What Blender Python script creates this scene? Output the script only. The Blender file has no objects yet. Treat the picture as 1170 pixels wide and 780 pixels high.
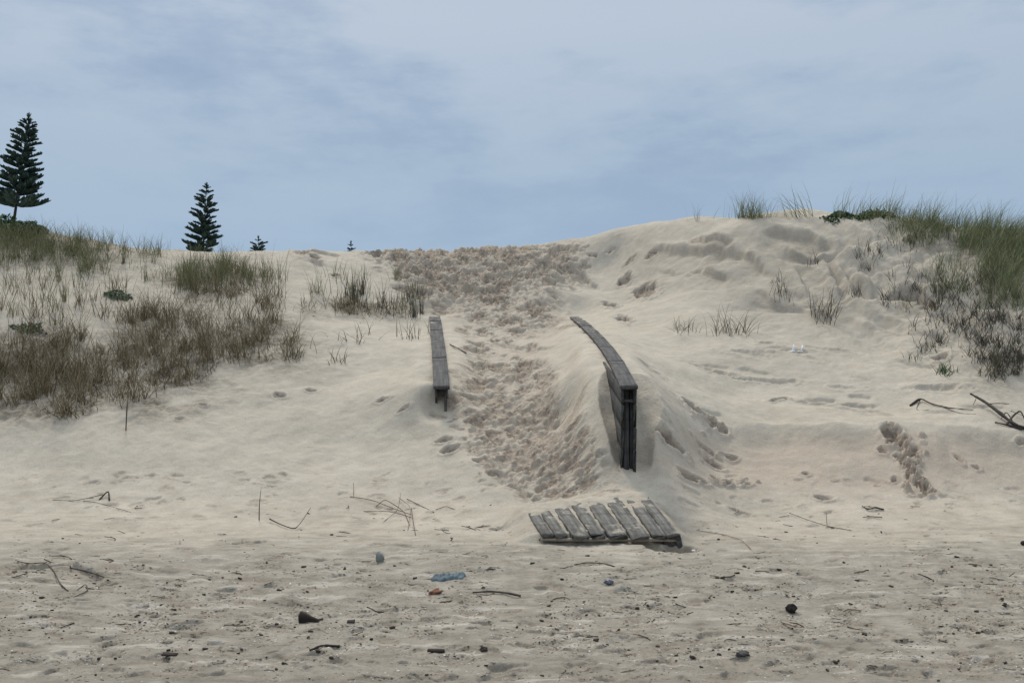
import bpy, math, random
import numpy as np

random.seed(7)
rng = np.random.default_rng(7)
F = 1000.0; CX = 585.0; HY = 410.0; EYE = 1.6      # survey of the place: focal length, centre, horizon, eye height
scene = bpy.context.scene
col = scene.collection

# ------------------------------------------------------------------ noise
def _hash(ix, iy, seed):
    h = (ix.astype(np.int64) * 374761393 + iy.astype(np.int64) * 668265263 + seed * 982451653) & 0xffffffff
    h = ((h ^ (h >> 13)) * 1274126177) & 0xffffffff
    h = h ^ (h >> 16)
    return (h & 0xffff).astype(np.float64) / 65535.0 * 2 * math.pi

def pnoise(x, y, seed=0):
    ix = np.floor(x); iy = np.floor(y)
    fx = x - ix; fy = y - iy
    u = fx * fx * fx * (fx * (fx * 6 - 15) + 10); v = fy * fy * fy * (fy * (fy * 6 - 15) + 10)
    def g(a, b):
        t = _hash(ix + a, iy + b, seed)
        return np.cos(t) * (fx - a) + np.sin(t) * (fy - b)
    n = (g(0, 0) * (1 - u) + g(1, 0) * u) * (1 - v) + (g(0, 1) * (1 - u) + g(1, 1) * u) * v
    return n * 1.5

def fbm(x, y, oct=4, seed=0, gain=.5):
    s = np.zeros_like(x); a = 1.0
    for i in range(oct):
        s += a * pnoise(x, y, seed + i * 17); x = x * 2.03 + 5.1; y = y * 2.03 + 1.7; a *= gain
    return s

def sstep(a, b, x):
    t = np.clip((x - a) / (b - a), 0, 1); return t * t * (3 - 2 * t)

# ------------------------------------------------------------------ terrain base: thin-plate surface through surveyed points
def W(px, py, D): return ((px - CX) / F * D, D, EYE + (HY - py) / F * D)
S = []
def S_(*pts):
    for p in pts: S.append(W(*p))
for px in (-700, -250, 0, 150, 300, 450, 585, 700, 850, 1000, 1170, 1450, 1900):     # flat beach
    for (D, z) in ((2.5, -.02), (4.3, 0), (6.0, .0), (7.4, .02)):
        S.append(((px - CX) / F * D, D, z))
S_((-250, 575, 9.1), (0, 580, 8.9), (150, 580, 9.0), (300, 578, 9.1), (450, 578, 9.2), (585, 588, 8.7), (700, 588, 8.7), (850, 578, 9.1), (1000, 578, 9.0), (1170, 585, 8.8), (1450, 585, 8.8))
# left
S_((-250, 530, 9.8), (0, 530, 9.8), (150, 528, 9.9), (300, 525, 10.1), (420, 525, 10.2),
   (-250, 485, 10.6), (0, 487, 10.4), (130, 480, 10.7), (250, 465, 11.2), (350, 470, 11.2), (430, 480, 11.0),
   (0, 430, 11.4), (130, 425, 11.8), (250, 425, 12.1), (350, 425, 12.4), (430, 430, 12.2),
   (0, 370, 12.4), (130, 370, 13.0), (250, 375, 13.4), (350, 375, 13.9), (430, 380, 14.2),
   (0, 315, 13.8), (130, 320, 14.6), (250, 325, 15.2), (350, 325, 16.0), (430, 325, 16.8),
   (-250, 255, 14.5), (0, 264, 15.6), (70, 271, 16.1), (150, 282, 16.8), (220, 286, 17.3), (300, 288, 18.0), (380, 287, 18.6), (450, 284, 19.4))
# path
S_((620, 552, 9.35), (560, 530, 9.7), (590, 500, 10.3), (585, 450, 11.6), (580, 400, 13.8), (580, 370, 15.5), (570, 340, 17.0), (560, 300, 18.8), (560, 281, 20.2),
   (650, 273.5, 19.8), (640, 330, 17.4), (640, 385, 14.6), (640, 425, 11.9), (640, 480, 10.6), (520, 500, 10.4), (535, 420, 12.6))
# left rail
S_((480, 446, 11.1), (528, 452, 11.3), (507, 482, 10.75), (492, 400, 13.2), (497, 364, 15.6), (520, 380, 14.6), (470, 380, 14.6), (470, 490, 10.7))
# right rail
S_((717, 533, 9.0), (748, 440, 10.3), (774, 476, 9.95), (765, 530, 9.3), (690, 427, 10.45), (670, 465, 10.0), (690, 520, 9.25), (657, 365, 15.9), (700, 395, 12.6), (722, 415, 11.4))
# right
S_((760, 400, 13.0), (850, 400, 12.9), (800, 350, 15.0), (720, 330, 17.2), (700, 300, 18.5), (700, 268, 19.0), (740, 261, 18.6), (790, 250, 18.0), (850, 248, 17.4),
   (800, 300, 16.4), (900, 320, 15.0), (900, 246, 16.8), (960, 246, 16.4), (1010, 250, 16.0), (1060, 255, 15.6), (1110, 262, 15.2), (1170, 268, 14.9), (1300, 275, 14.5), (1450, 280, 14.5),
   (850, 440, 11.9), (850, 480, 10.8), (800, 520, 9.9), (850, 555, 9.45), (950, 430, 12.0), (1000, 400, 12.8), (1000, 470, 11.0), (930, 488, 10.5), (1020, 488, 10.35), (1100, 492, 10.2), (1170, 497, 10.1),
   (930, 555, 9.45), (1020, 563, 9.35), (1170, 570, 9.2), (1000, 330, 14.2), (1080, 330, 13.7), (1080, 400, 12.2), (1170, 330, 13.2), (1170, 395, 11.9), (1170, 440, 11.2), (1080, 450, 11.2), (1300, 440, 11.2), (1450, 497, 10.1), (1300, 330, 13.2))
for px in (-250, 0, 150, 300, 450, 585, 700, 850, 1000, 1170, 1450):                # behind the crest
    for (D, z) in ((23.5, 3.3), (29, 2.7)):
        S.append(((px - CX) / F * D, D, z))
for (px, py, D) in ((-250, 255, 14.5), (0, 264, 15.6), (150, 282, 16.8), (300, 288, 18.0), (450, 284, 19.4), (560, 281, 20.2), (700, 268, 19.0), (790, 250, 18.0), (850, 248, 17.4), (900, 246, 16.8), (960, 246, 16.4), (1010, 250, 16.0), (1110, 262, 15.2), (1170, 268, 14.9), (1300, 275, 14.5), (1450, 280, 14.5)):
    a, b, c = W(px, py, D)
    for e in (1.5, 3.2): S.append((a * (1 + e / D), b + e, c - .12 * e))
S_((684, 400, 11.8), (667, 380.5, 13.6), (697, 422, 10.25), (703, 397, 11.8), (687, 378, 13.6), (650, 404, 12.6), (655, 425, 11.0))
S = np.array(S)
_sx, _sy, _sz = S[:, 0], S[:, 1], S[:, 2]
def _k(r2): return np.where(r2 > 1e-12, .5 * r2 * np.log(r2 + 1e-12), 0)
n = len(S)
A = np.zeros((n + 3, n + 3))
A[:n, :n] = _k((_sx[:, None] - _sx) ** 2 + (_sy[:, None] - _sy) ** 2) + np.eye(n) * 0.004
A[:n, n] = A[n, :n] = 1; A[:n, n + 1] = A[n + 1, :n] = _sx; A[:n, n + 2] = A[n + 2, :n] = _sy
Wt = np.linalg.solve(A, np.concatenate([_sz, [0, 0, 0]]))

def Hbase(x, y):
    x = np.asarray(x, float); y = np.asarray(y, float)
    xc = np.clip(x, -.95 * y - 1, .95 * y + 1); yc = np.clip(y, 2.6, 29)
    xc = np.clip(xc, -17, 17)
    z = Wt[n] + Wt[n + 1] * xc + Wt[n + 2] * yc
    for i in range(n):
        z = z + Wt[i] * _k((xc - _sx[i]) ** 2 + (yc - _sy[i]) ** 2)
    far = sstep(26, 60, y); z = z * (1 - far) + 1.2 * far
    z = z + 2.1 * np.exp(-(((x + 17.0) / 6) ** 2 + ((y - 30) / 5) ** 2))     # knoll under the left pine
    z = z - .05 * np.clip(2.6 - y, 0, 60)
    z = z - .25 * np.clip(-20 - y, 0, 8)
    return z

def hit(px, py, H, y0=3.0, y1=26.0, steps=900):
    px = np.atleast_1d(np.asarray(px, float)); py = np.atleast_1d(np.asarray(py, float))
    out = np.zeros((len(px), 3)); ok = np.zeros(len(px), bool)
    ys = np.exp(np.linspace(math.log(y0), math.log(y1), steps))
    for a in range(0, len(px), 400):
        p = px[a:a + 400, None]; q = py[a:a + 400, None]
        X = (p - CX) / F * ys; Z = EYE + (HY - q) / F * ys
        G = H(X, np.broadcast_to(ys, X.shape))
        below = Z < G
        i = below.argmax(1); good = below.any(1); i = np.clip(i, 1, None)
        r = np.arange(len(i))
        d0 = (Z - G)[r, i - 1]; d1 = (Z - G)[r, i]
        t = np.clip(d0 / np.where(np.abs(d0 - d1) < 1e-9, 1, d0 - d1), 0, 1)
        y = ys[i - 1] + (ys[i] - ys[i - 1]) * t
        out[a:a + 400] = np.stack([(px[a:a + 400] - CX) / F * y, y, EYE + (HY - py[a:a + 400]) / F * y], 1)
        ok[a:a + 400] = good
    return out, ok

# ------------------------------------------------------------------ terrain grid
CO = 2.0
yf = np.exp(np.arange(math.log(3.4), math.log(22.5), .0013))
yr = np.concatenate([[-40, -28, -22, -15, -10, -7, -5, -3, -1.5, -.5, .3, 1, 1.6, 2.1, 2.5, 2.8, 3.0, 3.2], yf, np.exp(np.arange(math.log(22.6), math.log(60), .02)), [65, 75, 90, 120, 180, 300, 600, 1200, 2500]])
tf = np.arange(-.60, .6001, .00125)
tc = np.concatenate([-np.exp(np.arange(math.log(3), math.log(.602), -.04)), tf, np.exp(np.arange(math.log(.602), math.log(3), .04))])
NY, NT = len(yr), len(tc)
Yg, Tg = np.meshgrid(yr, tc, indexing='ij')
wid = np.where(Yg > 3.4, Yg + CO, np.maximum(5.4, 5.4 + (3.4 - Yg) * .8))
Xg = Tg * wid
widr = wid[:, 0]
# base evaluated coarsely, then interpolated
iy = np.unique(np.concatenate([np.arange(0, 18), np.arange(18, NY, 5), np.arange(NY - 60, NY), [NY - 1]]))
it = np.unique(np.concatenate([np.arange(0, NT, 5), [NT - 1]]))
Zc = Hbase(Xg[np.ix_(iy, it)], Yg[np.ix_(iy, it)])
Z1 = np.empty((len(iy), NT))
for i in range(len(iy)): Z1[i] = np.interp(tc, tc[it], Zc[i])
Zg = np.empty((NY, NT))
_u = np.interp(np.arange(NY), iy, np.arange(len(iy))); _a = np.floor(_u).astype(int).clip(0, len(iy) - 2)
_w = ((yr - yr[iy][_a]) / (yr[iy][_a + 1] - yr[iy][_a]))[:, None]
Zg = Z1[_a] * (1 - _w) + Z1[_a + 1] * _w
damp_shade = np.zeros_like(Zg)       # moist, freshly turned sand, and shade painted in hollows and step faces
warm = np.zeros_like(Zg)       # pinkish freshly exposed sand
litter_shade = np.zeros_like(Zg)     # plant debris in the sand, and shade painted on the right dune face

def sampler(arr):
    def f(x, y):
        x = np.asarray(x, float); y = np.asarray(y, float)
        v = np.interp(y, yr, np.arange(NY)); i = np.clip(v.astype(int), 0, NY - 2); fy = v - i
        w = np.interp(y, yr, widr)
        u = np.interp(x / w, tc, np.arange(NT)); j = np.clip(u.astype(int), 0, NT - 2); fx = u - j
        return (arr[i, j] * (1 - fx) + arr[i, j + 1] * fx) * (1 - fy) + (arr[i + 1, j] * (1 - fx) + arr[i + 1, j + 1] * fx) * fy
    return f
H0 = sampler(Zg.copy())
def hp(px, py, H=None):
    for k in range(12):
        o, ok = hit([px], [py], H or H0, 3.4, 24, 700)
        if ok[0]: return o[0]
        py += 1.5
    return o[0]

def window(x0, y0, r):
    i0, i1 = np.searchsorted(yr, [y0 - r, y0 + r])
    w0 = np.interp(max(y0 - r, 3.5), yr, widr); w1 = np.interp(y0 + r, yr, widr)
    ts = [(x0 - r) / w0, (x0 - r) / w1, (x0 + r) / w0, (x0 + r) / w1]
    j0 = np.searchsorted(tc, min(ts)); j1 = np.searchsorted(tc, max(ts))
    return slice(i0, i1), slice(j0, j1)

def stamp(x0, y0, L, Wd, ang, depth, rim, wet_dark=.5, rough=.25, seed=0):
    """a dent pressed in the sand with a pushed-up rim"""
    r_ = max(L, Wd) * 1.7
    sl = window(x0, y0, r_)
    X = Xg[sl] - x0; Y = Yg[sl] - y0
    if X.size == 0: return
    c, s = math.cos(ang), math.sin(ang)
    u = (X * c + Y * s) / L; v = (-X * s + Y * c) / Wd
    nn = fbm(Xg[sl] * 9 + seed, Yg[sl] * 9, 3, 3)
    r = np.sqrt(u * u + v * v) + nn * rough
    # dents have a steep uphill wall and spill downhill (towards -y)
    Zg[sl] += -depth * (1 - sstep(.55, 1.0, r)) * (1 + .5 * v * (1 if s == 0 else 1)) + rim * np.exp(-((r - 1.18) / .2) ** 2) * (1 - .6 * np.clip(Y / r_, -1, 1))
    damp_shade[sl] = np.maximum(damp_shade[sl], wet_dark * (1 - sstep(.7, 1.1, r)))  # floor darkened: moist sand plus the hollow's shade painted in

def facing(x, y):
    z0, z1 = float(H0(x, y - .12)), float(H0(x, y + .12))
    return max(.08, (z1 - z0) / .24 + (EYE - float(H0(x, y))) / y)
def dent(px, py, rx, ry, depth, wet_dark=.8, rough=.35, ang=None, rim=None, p=None):
    """dent of a measured breadth and height"""
    p = hp(px, py) if p is None else p
    L_ = rx * p[1] / F; W_ = ry * p[1] / F / facing(p[0], p[1]); W_ = min(W_, L_ * 3.0)
    stamp(p[0], p[1], L_, W_, rng.normal(0, .25) if ang is None else ang, depth, (.012 + depth * .12) if rim is None else rim, wet_dark, rough, int(px))

# broad unevenness
slope = sstep(8.5, 11, Yg) * (1 - sstep(24, 40, Yg))
Zg += (.055 * fbm(Xg * .55, Yg * .55, 3, 11) * slope) + .016 * fbm(Xg * 1.3, Yg * 1.9, 4, 12) * sstep(3, 5, Yg) * (1 - sstep(24, 30, Yg))
Zg += .005 * fbm(Xg * 7, Yg * 7, 3, 13) * sstep(2.5, 3.5, Yg) * (1 - sstep(22, 24, Yg))
# low berm at the left of the beach
pL = hp(60, 655)
Zg += .07 * np.exp(-((Xg + 3.9) / 1.3) ** 2) * (1 - sstep(-.25, .35, Yg - pL[1] - .25 * np.sin(Xg * 1.7))) * sstep(-3.0, -.6, Yg - pL[1]) * 1.2
# beach roughness, denser in the wrack band
wr = np.exp(-((Yg - 6.3) / 1.3) ** 2)
bn = fbm(Xg * 8, Yg * 5, 4, 21)
Zg += wr * .009 * bn
Zg += wr * .02 * np.clip(fbm(Xg * 2.4, Yg * 4.4, 3, 22) - .25, 0, 1)
# straight sand edges and fluting on the right dune
mR = np.exp(-(((Xg - 5.0) / 3.0) ** 2)) * sstep(13.0, 14.5, Yg) * (1 - sstep(17.2, 18.6, Yg))
q = Yg * 1.0 + .35 * Xg + .9 * fbm(Xg * .35, Yg * .35, 2, 31)
sh = (q * .95) % 1.0
Zg += mR * .11 * (sstep(0, .8, sh) - sstep(.86, 1.0, sh) - .4) * (.4 + np.clip(fbm(Xg * .7, Yg * .7, 2, 37) + .5, 0, 1.2))
mF = np.exp(-(((Xg - 5.9) / 1.3) ** 2)) * sstep(12.2, 13.6, Yg) * (1 - sstep(15.8, 16.8, Yg))
q2 = Xg * 2.3 + Yg * 1.1 + .7 * fbm(Xg * .6, Yg * .6, 2, 41)
Zg += mF * .07 * (1 - 2 * np.abs((q2 % 1.0) - .5)) * (1 + .5 * fbm(Xg * 3, Yg * 3, 3, 42))
mr2 = np.exp(-(((Xg - 7.3) / 1.8) ** 2)) * sstep(11.0, 12.4, Yg) * (1 - sstep(15.0, 16.5, Yg))
Zg += mr2 * .10 * fbm(Xg * 2.0, Yg * 1.5, 5, 43, .55)
for k in range(22):                                                  # windblown long ribs on the slope right of the path
    p = hp(rng.uniform(730, 1120), rng.uniform(392, 470)); a = rng.uniform(-.5, -.1)
    stamp(p[0], p[1], rng.uniform(.18, .45), rng.uniform(.05, .1), a, rng.uniform(.01, .03), .008, .15, .4, k)

# ---- the trodden path
def path_mask(px, py):
    c = np.interp(py, [278, 300, 330, 370, 400, 450, 500, 550, 575], [545, 545, 555, 590, 575, 580, 600, 628, 640])
    w = np.interp(py, [278, 300, 330, 370, 400, 450, 500, 550, 575], [118, 108, 92, 62, 48, 62, 78, 62, 40])
    return np.abs(px - c) / w
vis = Yg > 3
PXg = np.where(vis, CX + F * Xg / np.maximum(Yg, .5), -999); PYg = np.where(vis, HY - F * (Zg - EYE) / np.maximum(Yg, .5), -999)
pm = 1 - sstep(.60, 1.22, path_mask(PXg, PYg) + .25 * fbm(Xg * 1.7, Yg * 1.7, 3, 51))
pm *= sstep(8.9, 9.4, Yg) * (1 - sstep(21.5, 22.4, Yg)) * (Yg > 8)
soft = 1 - .72 * np.exp(-((Yg - 14.2) / 1.2) ** 2)                   # wind has smoothed the middle of the path
ridge = 1 - np.abs(fbm(Xg * 4.3, Yg * 3.4, 3, 52)) * 1.7
Zg += pm * soft * ((.016 + .03 * sstep(13, 16, Yg)) * ridge + .012 * fbm(Xg * 10, Yg * 9, 3, 53) - .05)
damp_shade = np.maximum(damp_shade, pm * soft * (.10 + .28 * np.clip(fbm(Xg * 5, Yg * 5, 3, 54), -.3, 1)))
_keep = Zg.copy(); Zg[:] = 0
cnt = 0
while cnt < 1500:
    py = 279 + (572 - 279) * rng.random() ** 1.1; px = rng.uniform(420, 710)
    if path_mask(np.array(px), np.array(py)) > .95 + rng.normal(0, .14): continue
    if 368 < py < 412 and rng.random() < .72: continue
    if 330 < py < 368 and rng.random() < .4: continue
    cnt += 1
    p = hp(px, py)
    if rng.random() < .22: dent(px, py, rng.uniform(7, 13), rng.uniform(3.5, 6), rng.uniform(.05, .09), rng.uniform(.6, 1), .4, rng.normal(0, .5), .02, p)
    else: dent(px, py, rng.uniform(2.2, 6), rng.uniform(1.5, 3.2), rng.uniform(.015, .05), rng.uniform(.1, .7), .45, rng.normal(0, .8), .016, p)
for k in range(46):
    px = rng.uniform(425, 665); py = rng.uniform(284, 335); p = hp(px, py)
    if path_mask(np.array(px), np.array(py)) > .9: continue
    dent(px, py, rng.uniform(7, 15), rng.uniform(3, 6), rng.uniform(.08, .15), rng.uniform(.7, 1), .5, rng.normal(.2, .4), .03, p)  # dark shadow areas of the upper path painted in with these hollows
Zg = _keep + .075 * np.tanh(Zg / .085) * (.48 + .52 * sstep(11, 14, Yg))
# ---- single footprints and dents on the slopes
for (px, py, rx, ry, dp) in [(714, 320, 9, 5, .10), (737, 331, 12, 7, .10), (698, 349, 7, 4.5, .10), (712, 366, 8, 5, .07), (630, 287, 6, 2, .06), (697, 287, 7, 2, .06), (430, 290, 12, 5, .08),
                             (345, 289, 12, 3, .08), (360, 296, 9, 3, .05), (384, 315, 7, 3, .05), (676, 291, 8, 3, .04), (745, 290, 8, 3, .04), (550, 375, 7, 3, .05), (720, 300, 8, 3, .03),
                             (437, 458, 9, 3, .03), (462, 466, 8, 3, .03), (508, 503, 10, 4, .05), (514, 513, 11, 5, .05), (355, 445, 8, 2.5, .03), (318, 452, 9, 3, .03), (232, 463, 6, 2, .02), (205, 478, 6, 2, .02),
                             (765, 500, 17, 10, .12), (791, 466, 9, 9, .11), (800, 473, 9, 7, .08), (812, 483, 12, 8, .07), (824, 492, 10, 7, .07), (806, 513, 11, 5, .06), (836, 523, 8, 4, .05), (815, 530, 12, 5, .04),
                             (786, 545, 11, 7, .09), (803, 551, 8, 5, .06), (818, 548, 6, 4, .06), (832, 551, 7, 4, .06), (850, 552, 7, 4, .06), (940, 566, 14, 3, .04), (995, 580, 10, 2, .03),
                             (1075, 405, 9, 5, .08), (1060, 350, 12, 8, .10), (1095, 520, 4, 6, .03), (1115, 530, 5, 4, .03), (920, 538, 5, 3, .03), (1170, 505, 12, 3, .04), (890, 455, 14, 2, .03), (845, 585, 14, 2, .02)]:
    dent(px, py, rx, ry, dp, .95)
# slump gouge in the small scarp
dent(1020, 497, 13, 12, .10, .9, .25)
for k in range(55):
    t = rng.random(); px = 1018 + 40 * t + rng.normal(0, 9 * (1 - .4 * t)); py = 495 + 74 * t + rng.normal(0, 5)
    dent(px, py, rng.uniform(3, 8) * (1.2 - .5 * t), rng.uniform(2, 4.5), rng.uniform(.02, .05), .9, .5, rng.uniform(-.8, .8), .014)
for (cx_, cy_, rx, ry, m) in [(812, 487, 20, 14, 14), (820, 552, 32, 6, 14), (1042, 540, 14, 32, 50), (822, 520, 24, 8, 8), (765, 505, 12, 5, 5)]:
    for k in range(m):
        dent(cx_ + rng.normal(0, rx * .5), cy_ + rng.normal(0, ry * .5), rng.uniform(1.5, 5), rng.uniform(1.2, 3.2), -rng.uniform(.012, .035), .3, .5, rng.uniform(-1, 1), 0)
# faint old footprints over the flat foot of the dune and beach
for k in range(750):
    px = rng.uniform(0, 1170); py = rng.uniform(540, 775)
    p = hp(px, py); L = rng.uniform(.03, .12)
    stamp(p[0], p[1], L, L * .6, rng.normal(0, .6), rng.uniform(.004, .017), .004, rng.uniform(.1, .5), .45, k)

def ledge(pts, depth, width, wet_dark=.35, sharp=.035, wob=.04):
    """a small crusted step in the sand: it drops on the right-hand side of the line"""
    Q = np.array([hp(a, b) for a, b in pts])[:, :2]
    d = np.concatenate([[0], np.cumsum(np.linalg.norm(np.diff(Q, axis=0), axis=1))]); t = np.linspace(0, d[-1], max(8, int(d[-1] / .08)))
    Q = np.stack([np.interp(t, d, Q[:, 0]), np.interp(t, d, Q[:, 1])], 1)
    for _ in range(3): Q[1:-1] = (Q[:-2] + 2 * Q[1:-1] + Q[2:]) / 4
    c = (Q.min(0) + Q.max(0)) / 2; r_ = max(Q.max(0) - Q.min(0)) / 2 + width * 2.2
    sl = window(c[0], c[1], r_)
    X, Y = Xg[sl], Yg[sl]
    best = np.full(X.shape, 1e9); sg = np.zeros(X.shape); al = np.zeros(X.shape)
    for i in range(len(Q) - 1):
        a = Q[i]; T = Q[i + 1] - a; Ln = np.hypot(*T); T = T / Ln
        u = (X - a[0]) * T[0] + (Y - a[1]) * T[1]; v = -((X - a[0]) * -T[1] + (Y - a[1]) * T[0])
        uc = np.clip(u, 0, Ln); dd = np.hypot(u - uc, v); m = dd < best
        best = np.where(m, dd, best); sg = np.where(m, v, sg); al = np.where(m, (i + uc / Ln) / (len(Q) - 1), al)
    s_ = np.sign(sg) * best + wob * fbm(X * 4, Y * 4, 3, 91)
    e_ = sstep(0, .18, al) * sstep(0, .18, 1 - al)
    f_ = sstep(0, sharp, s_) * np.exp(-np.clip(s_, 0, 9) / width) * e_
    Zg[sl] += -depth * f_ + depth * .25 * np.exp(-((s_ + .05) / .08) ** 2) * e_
    damp_shade[sl] = np.maximum(damp_shade[sl], wet_dark * f_)  # shade below the step painted onto its drop, with moist sand
ledge([(786, 271), (800, 274), (818, 277), (842, 278)], .13, .3, .6)
ledge([(742, 283), (800, 282), (843, 284), (868, 297), (889, 318)], .15, .45, .35, .07)
ledge([(790, 301), (803, 304), (814, 310), (838, 313)], .11, .25, .5)
ledge([(868, 264), (893, 262), (930, 270), (958, 284)], .16, .5, .4, .08)
ledge([(900, 278), (910, 290), (935, 292), (958, 284)], .14, .35, .5, .05)
ledge([(960, 345), (950, 315), (938, 285)], .14, .22, .3, .06)
ledge([(985, 352), (972, 325), (955, 296)], .14, .2, .3, .06)
ledge([(1003, 350), (992, 325), (975, 300)], .12, .18, .3, .06)
ledge([(930, 350), (915, 320), (905, 300)], .09, .2, .3, .06)
ledge([(1003, 345), (1020, 330), (1045, 328), (1066, 345)], .22, .4, .7, .04)
ledge([(860, 330), (890, 345), (925, 353), (960, 372)], .08, .3, .3, .05)
ledge([(825, 486), (880, 489), (960, 490), (1008, 491)], .09, .75, .0, .30, .03)
ledge([(1066, 488), (1110, 494), (1180, 505)], .09, .6, .0, .26, .03)
ledge([(415, 287), (440, 284), (470, 290)], .07, .3, .6)
ledge([(350, 288), (370, 287), (392, 292)], .07, .25, .5)
ledge([(352, 300), (365, 299), (372, 305)], .08, .2, .5)
ledge([(0, 645), (40, 650), (90, 652), (130, 668)], .05, .3, .3)
ledge([(640, 300), (665, 310), (690, 330)], .08, .25, .3)
ledge([(560, 392), (600, 396), (640, 393)], .05, .25, .2)
ledge([(600, 300), (620, 296), (650, 312), (662, 330)], .08, .2, .5)
for k in range(26):
    px = rng.uniform(745, 1150); py = rng.uniform(395, 480) if k % 2 else rng.uniform(285, 400)
    ledge([(px, py), (px + 18, py + rng.uniform(-1, 3)), (px + rng.uniform(25, 60), py + rng.uniform(0, 8))], rng.uniform(.02, .05), .12, .25)
# sand banked against the two rails, hollowed at their near ends
RAIL_R = [(719, 443, 9.1), (708, 420.5, 10.2), (693, 398, 11.8), (676, 379, 13.6), (656, 363, 16.2)]
RAIL_L = [(504.5, 443, 11.0), (503, 420, 12.0), (501, 400, 13.0), (499, 380, 14.4), (496.5, 362, 15.9)]
def bank(pts, s0, drop, rad):
    global Zg
    P = np.array([W(*p) for p in pts]); ys = P[:, 1]
    cz = np.polyfit(ys, P[:, 2], 3); cxp = np.polyfit(ys, P[:, 0], 3)
    sl = (slice(*np.searchsorted(yr, [ys[0] - 1.5, ys[-1] + 1.2])), slice(None))
    X, Y = Xg[sl], Yg[sl]; Yc = np.clip(Y, ys[0], ys[-1]); off = X - np.polyval(cxp, Yc); cap = np.polyval(cz, Yc)
    w = np.exp(-(off / .42) ** 4) * sstep(ys[0] + s0, ys[0] + s0 + .5, Y) * (1 - sstep(ys[-1] + .2, ys[-1] + 1.1, Y))
    tgt = cap - .03 + .025 * fbm(X * 2.5, Y * 2.5, 3, 97) + .05 * sstep(ys[-1] - .9, ys[-1] + .1, Y) - .10 * np.exp(-((Y - ys[0] - s0) / .6) ** 2)
    z = Zg[sl] * (1 - w) + tgt * w
    e = ((Y - ys[0] + .05) / (rad * .95)) ** 2 + (off / rad) ** 2
    w2 = np.exp(-e ** 2); z = z * (1 - w2) + np.minimum(z, cap - drop + .35 * np.clip(Y - ys[0], -.5, 1)) * w2
    Zg[sl] = z
bank(RAIL_R, 1.0, .73, .30)
_dx = Xg - 1.24; _dy = Yg - 9.15; _d = np.sqrt((_dx / np.where(_dx < 0, .50, .95)) ** 2 + (_dy * np.where(_dy < 0, .8, 1)) ** 2) + .04 * fbm(Xg * 2.2, Yg * 2.2, 2, 98)
_t = .54 + .80 * np.clip(_d - .22, 0, 9) + .01 * fbm(Xg * 6, Yg * 6, 3, 99)
_m = (_d < 1.45) & (Zg > _t)
damp_shade = np.where(_m, np.maximum(damp_shade, .14), damp_shade)  # shade in the hollow by the right rail, painted into the sand
Zg = np.where(_m, _t, Zg)
bank(RAIL_L, .35, .36, .28)
# bed of the plank panel
dn0 = np.array(W(619, 612, 7.50)); dn1 = np.array(W(778, 613, 7.45))
df0 = np.array(W(597, 582, 8.45)); df1 = np.array(W(740, 566, 8.80))
def _deck_uv(X, Y):
    v = np.clip((Y - 7.5) / 1.1, -1, 2)
    for _ in range(3):
        xl = dn0[0] + (df0[0] - dn0[0]) * v; xr = dn1[0] + (df1[0] - dn1[0]) * v; u = (X - xl) / (xr - xl)
        yn = dn0[1] + (dn1[1] - dn0[1]) * u; yf_ = df0[1] + (df1[1] - df0[1]) * u; v = (Y - yn) / (yf_ - yn)
    return u, v
u_, v_ = _deck_uv(Xg, Yg)
zn = (dn0[2] * (1 - u_) + dn1[2] * u_) * (1 - v_) + (df0[2] * (1 - u_) + df1[2] * u_) * v_
bm_ = sstep(-.22, .02, u_) * (1 - sstep(.99, 1.2, u_)) * sstep(.0, .12, v_) * (1 - sstep(1.0, 1.6, v_)) * (np.abs(Xg) < 6)
nz = fbm(Xg * 7, Yg * 5, 3, 95)
Zg = np.where(bm_ > 0, Zg * (1 - bm_) + (zn - .004 + .014 * nz + .038 * sstep(.50, .95, v_ - .12 * u_ + .22 * fbm(Xg * 3, Yg * 3, 2, 96)) ) * bm_, Zg)
for (px, py, L_, W_, dp) in [(770, 627, .26, .20, .13), (735, 624, .16, .08, .05), (690, 622, .3, .06, .03)]:
    p = hp(px, py); stamp(p[0], p[1], L_, W_, 0, dp, .008, .3, .15, 3)

def ell(px, py, cx_, cy_, rx, ry): return np.exp(-(((px - cx_) / rx) ** 2 + ((py - cy_) / ry) ** 2))
PYg = np.where(vis, HY - F * (Zg - EYE) / np.maximum(Yg, .5), -999)
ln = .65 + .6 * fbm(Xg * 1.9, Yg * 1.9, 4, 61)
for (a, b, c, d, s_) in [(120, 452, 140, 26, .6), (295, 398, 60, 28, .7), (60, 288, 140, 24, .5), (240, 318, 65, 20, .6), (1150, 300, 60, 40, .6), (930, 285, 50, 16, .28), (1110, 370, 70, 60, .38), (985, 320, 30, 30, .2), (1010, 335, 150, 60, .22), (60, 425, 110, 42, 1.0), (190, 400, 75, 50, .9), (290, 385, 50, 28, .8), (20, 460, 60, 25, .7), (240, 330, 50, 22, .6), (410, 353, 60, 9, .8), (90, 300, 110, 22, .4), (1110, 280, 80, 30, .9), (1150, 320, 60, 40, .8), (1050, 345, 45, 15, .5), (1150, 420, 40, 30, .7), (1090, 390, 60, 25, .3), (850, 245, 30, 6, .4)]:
    litter_shade = np.maximum(litter_shade, np.clip(s_ * ell(PXg, PYg, a, b, c, d) * ln * (2.4 if a < 600 else 1.4), 0, 1) * (Yg > 9))  # some entries on the right dune face paint its shade side darker
Zg += .035 * fbm(Xg * 5, Yg * 5, 3, 62) * np.clip(litter_shade * 1.4, 0, 1)

warm = np.clip(1.5 * ell(PXg, PYg, 1000, 528, 210, 36), 0, 1) * (Yg > 8) * (Yg < 12) * sstep(484, 498, PYg) + .38 * pm
H = sampler(Zg)
HD = sampler(litter_shade)

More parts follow.
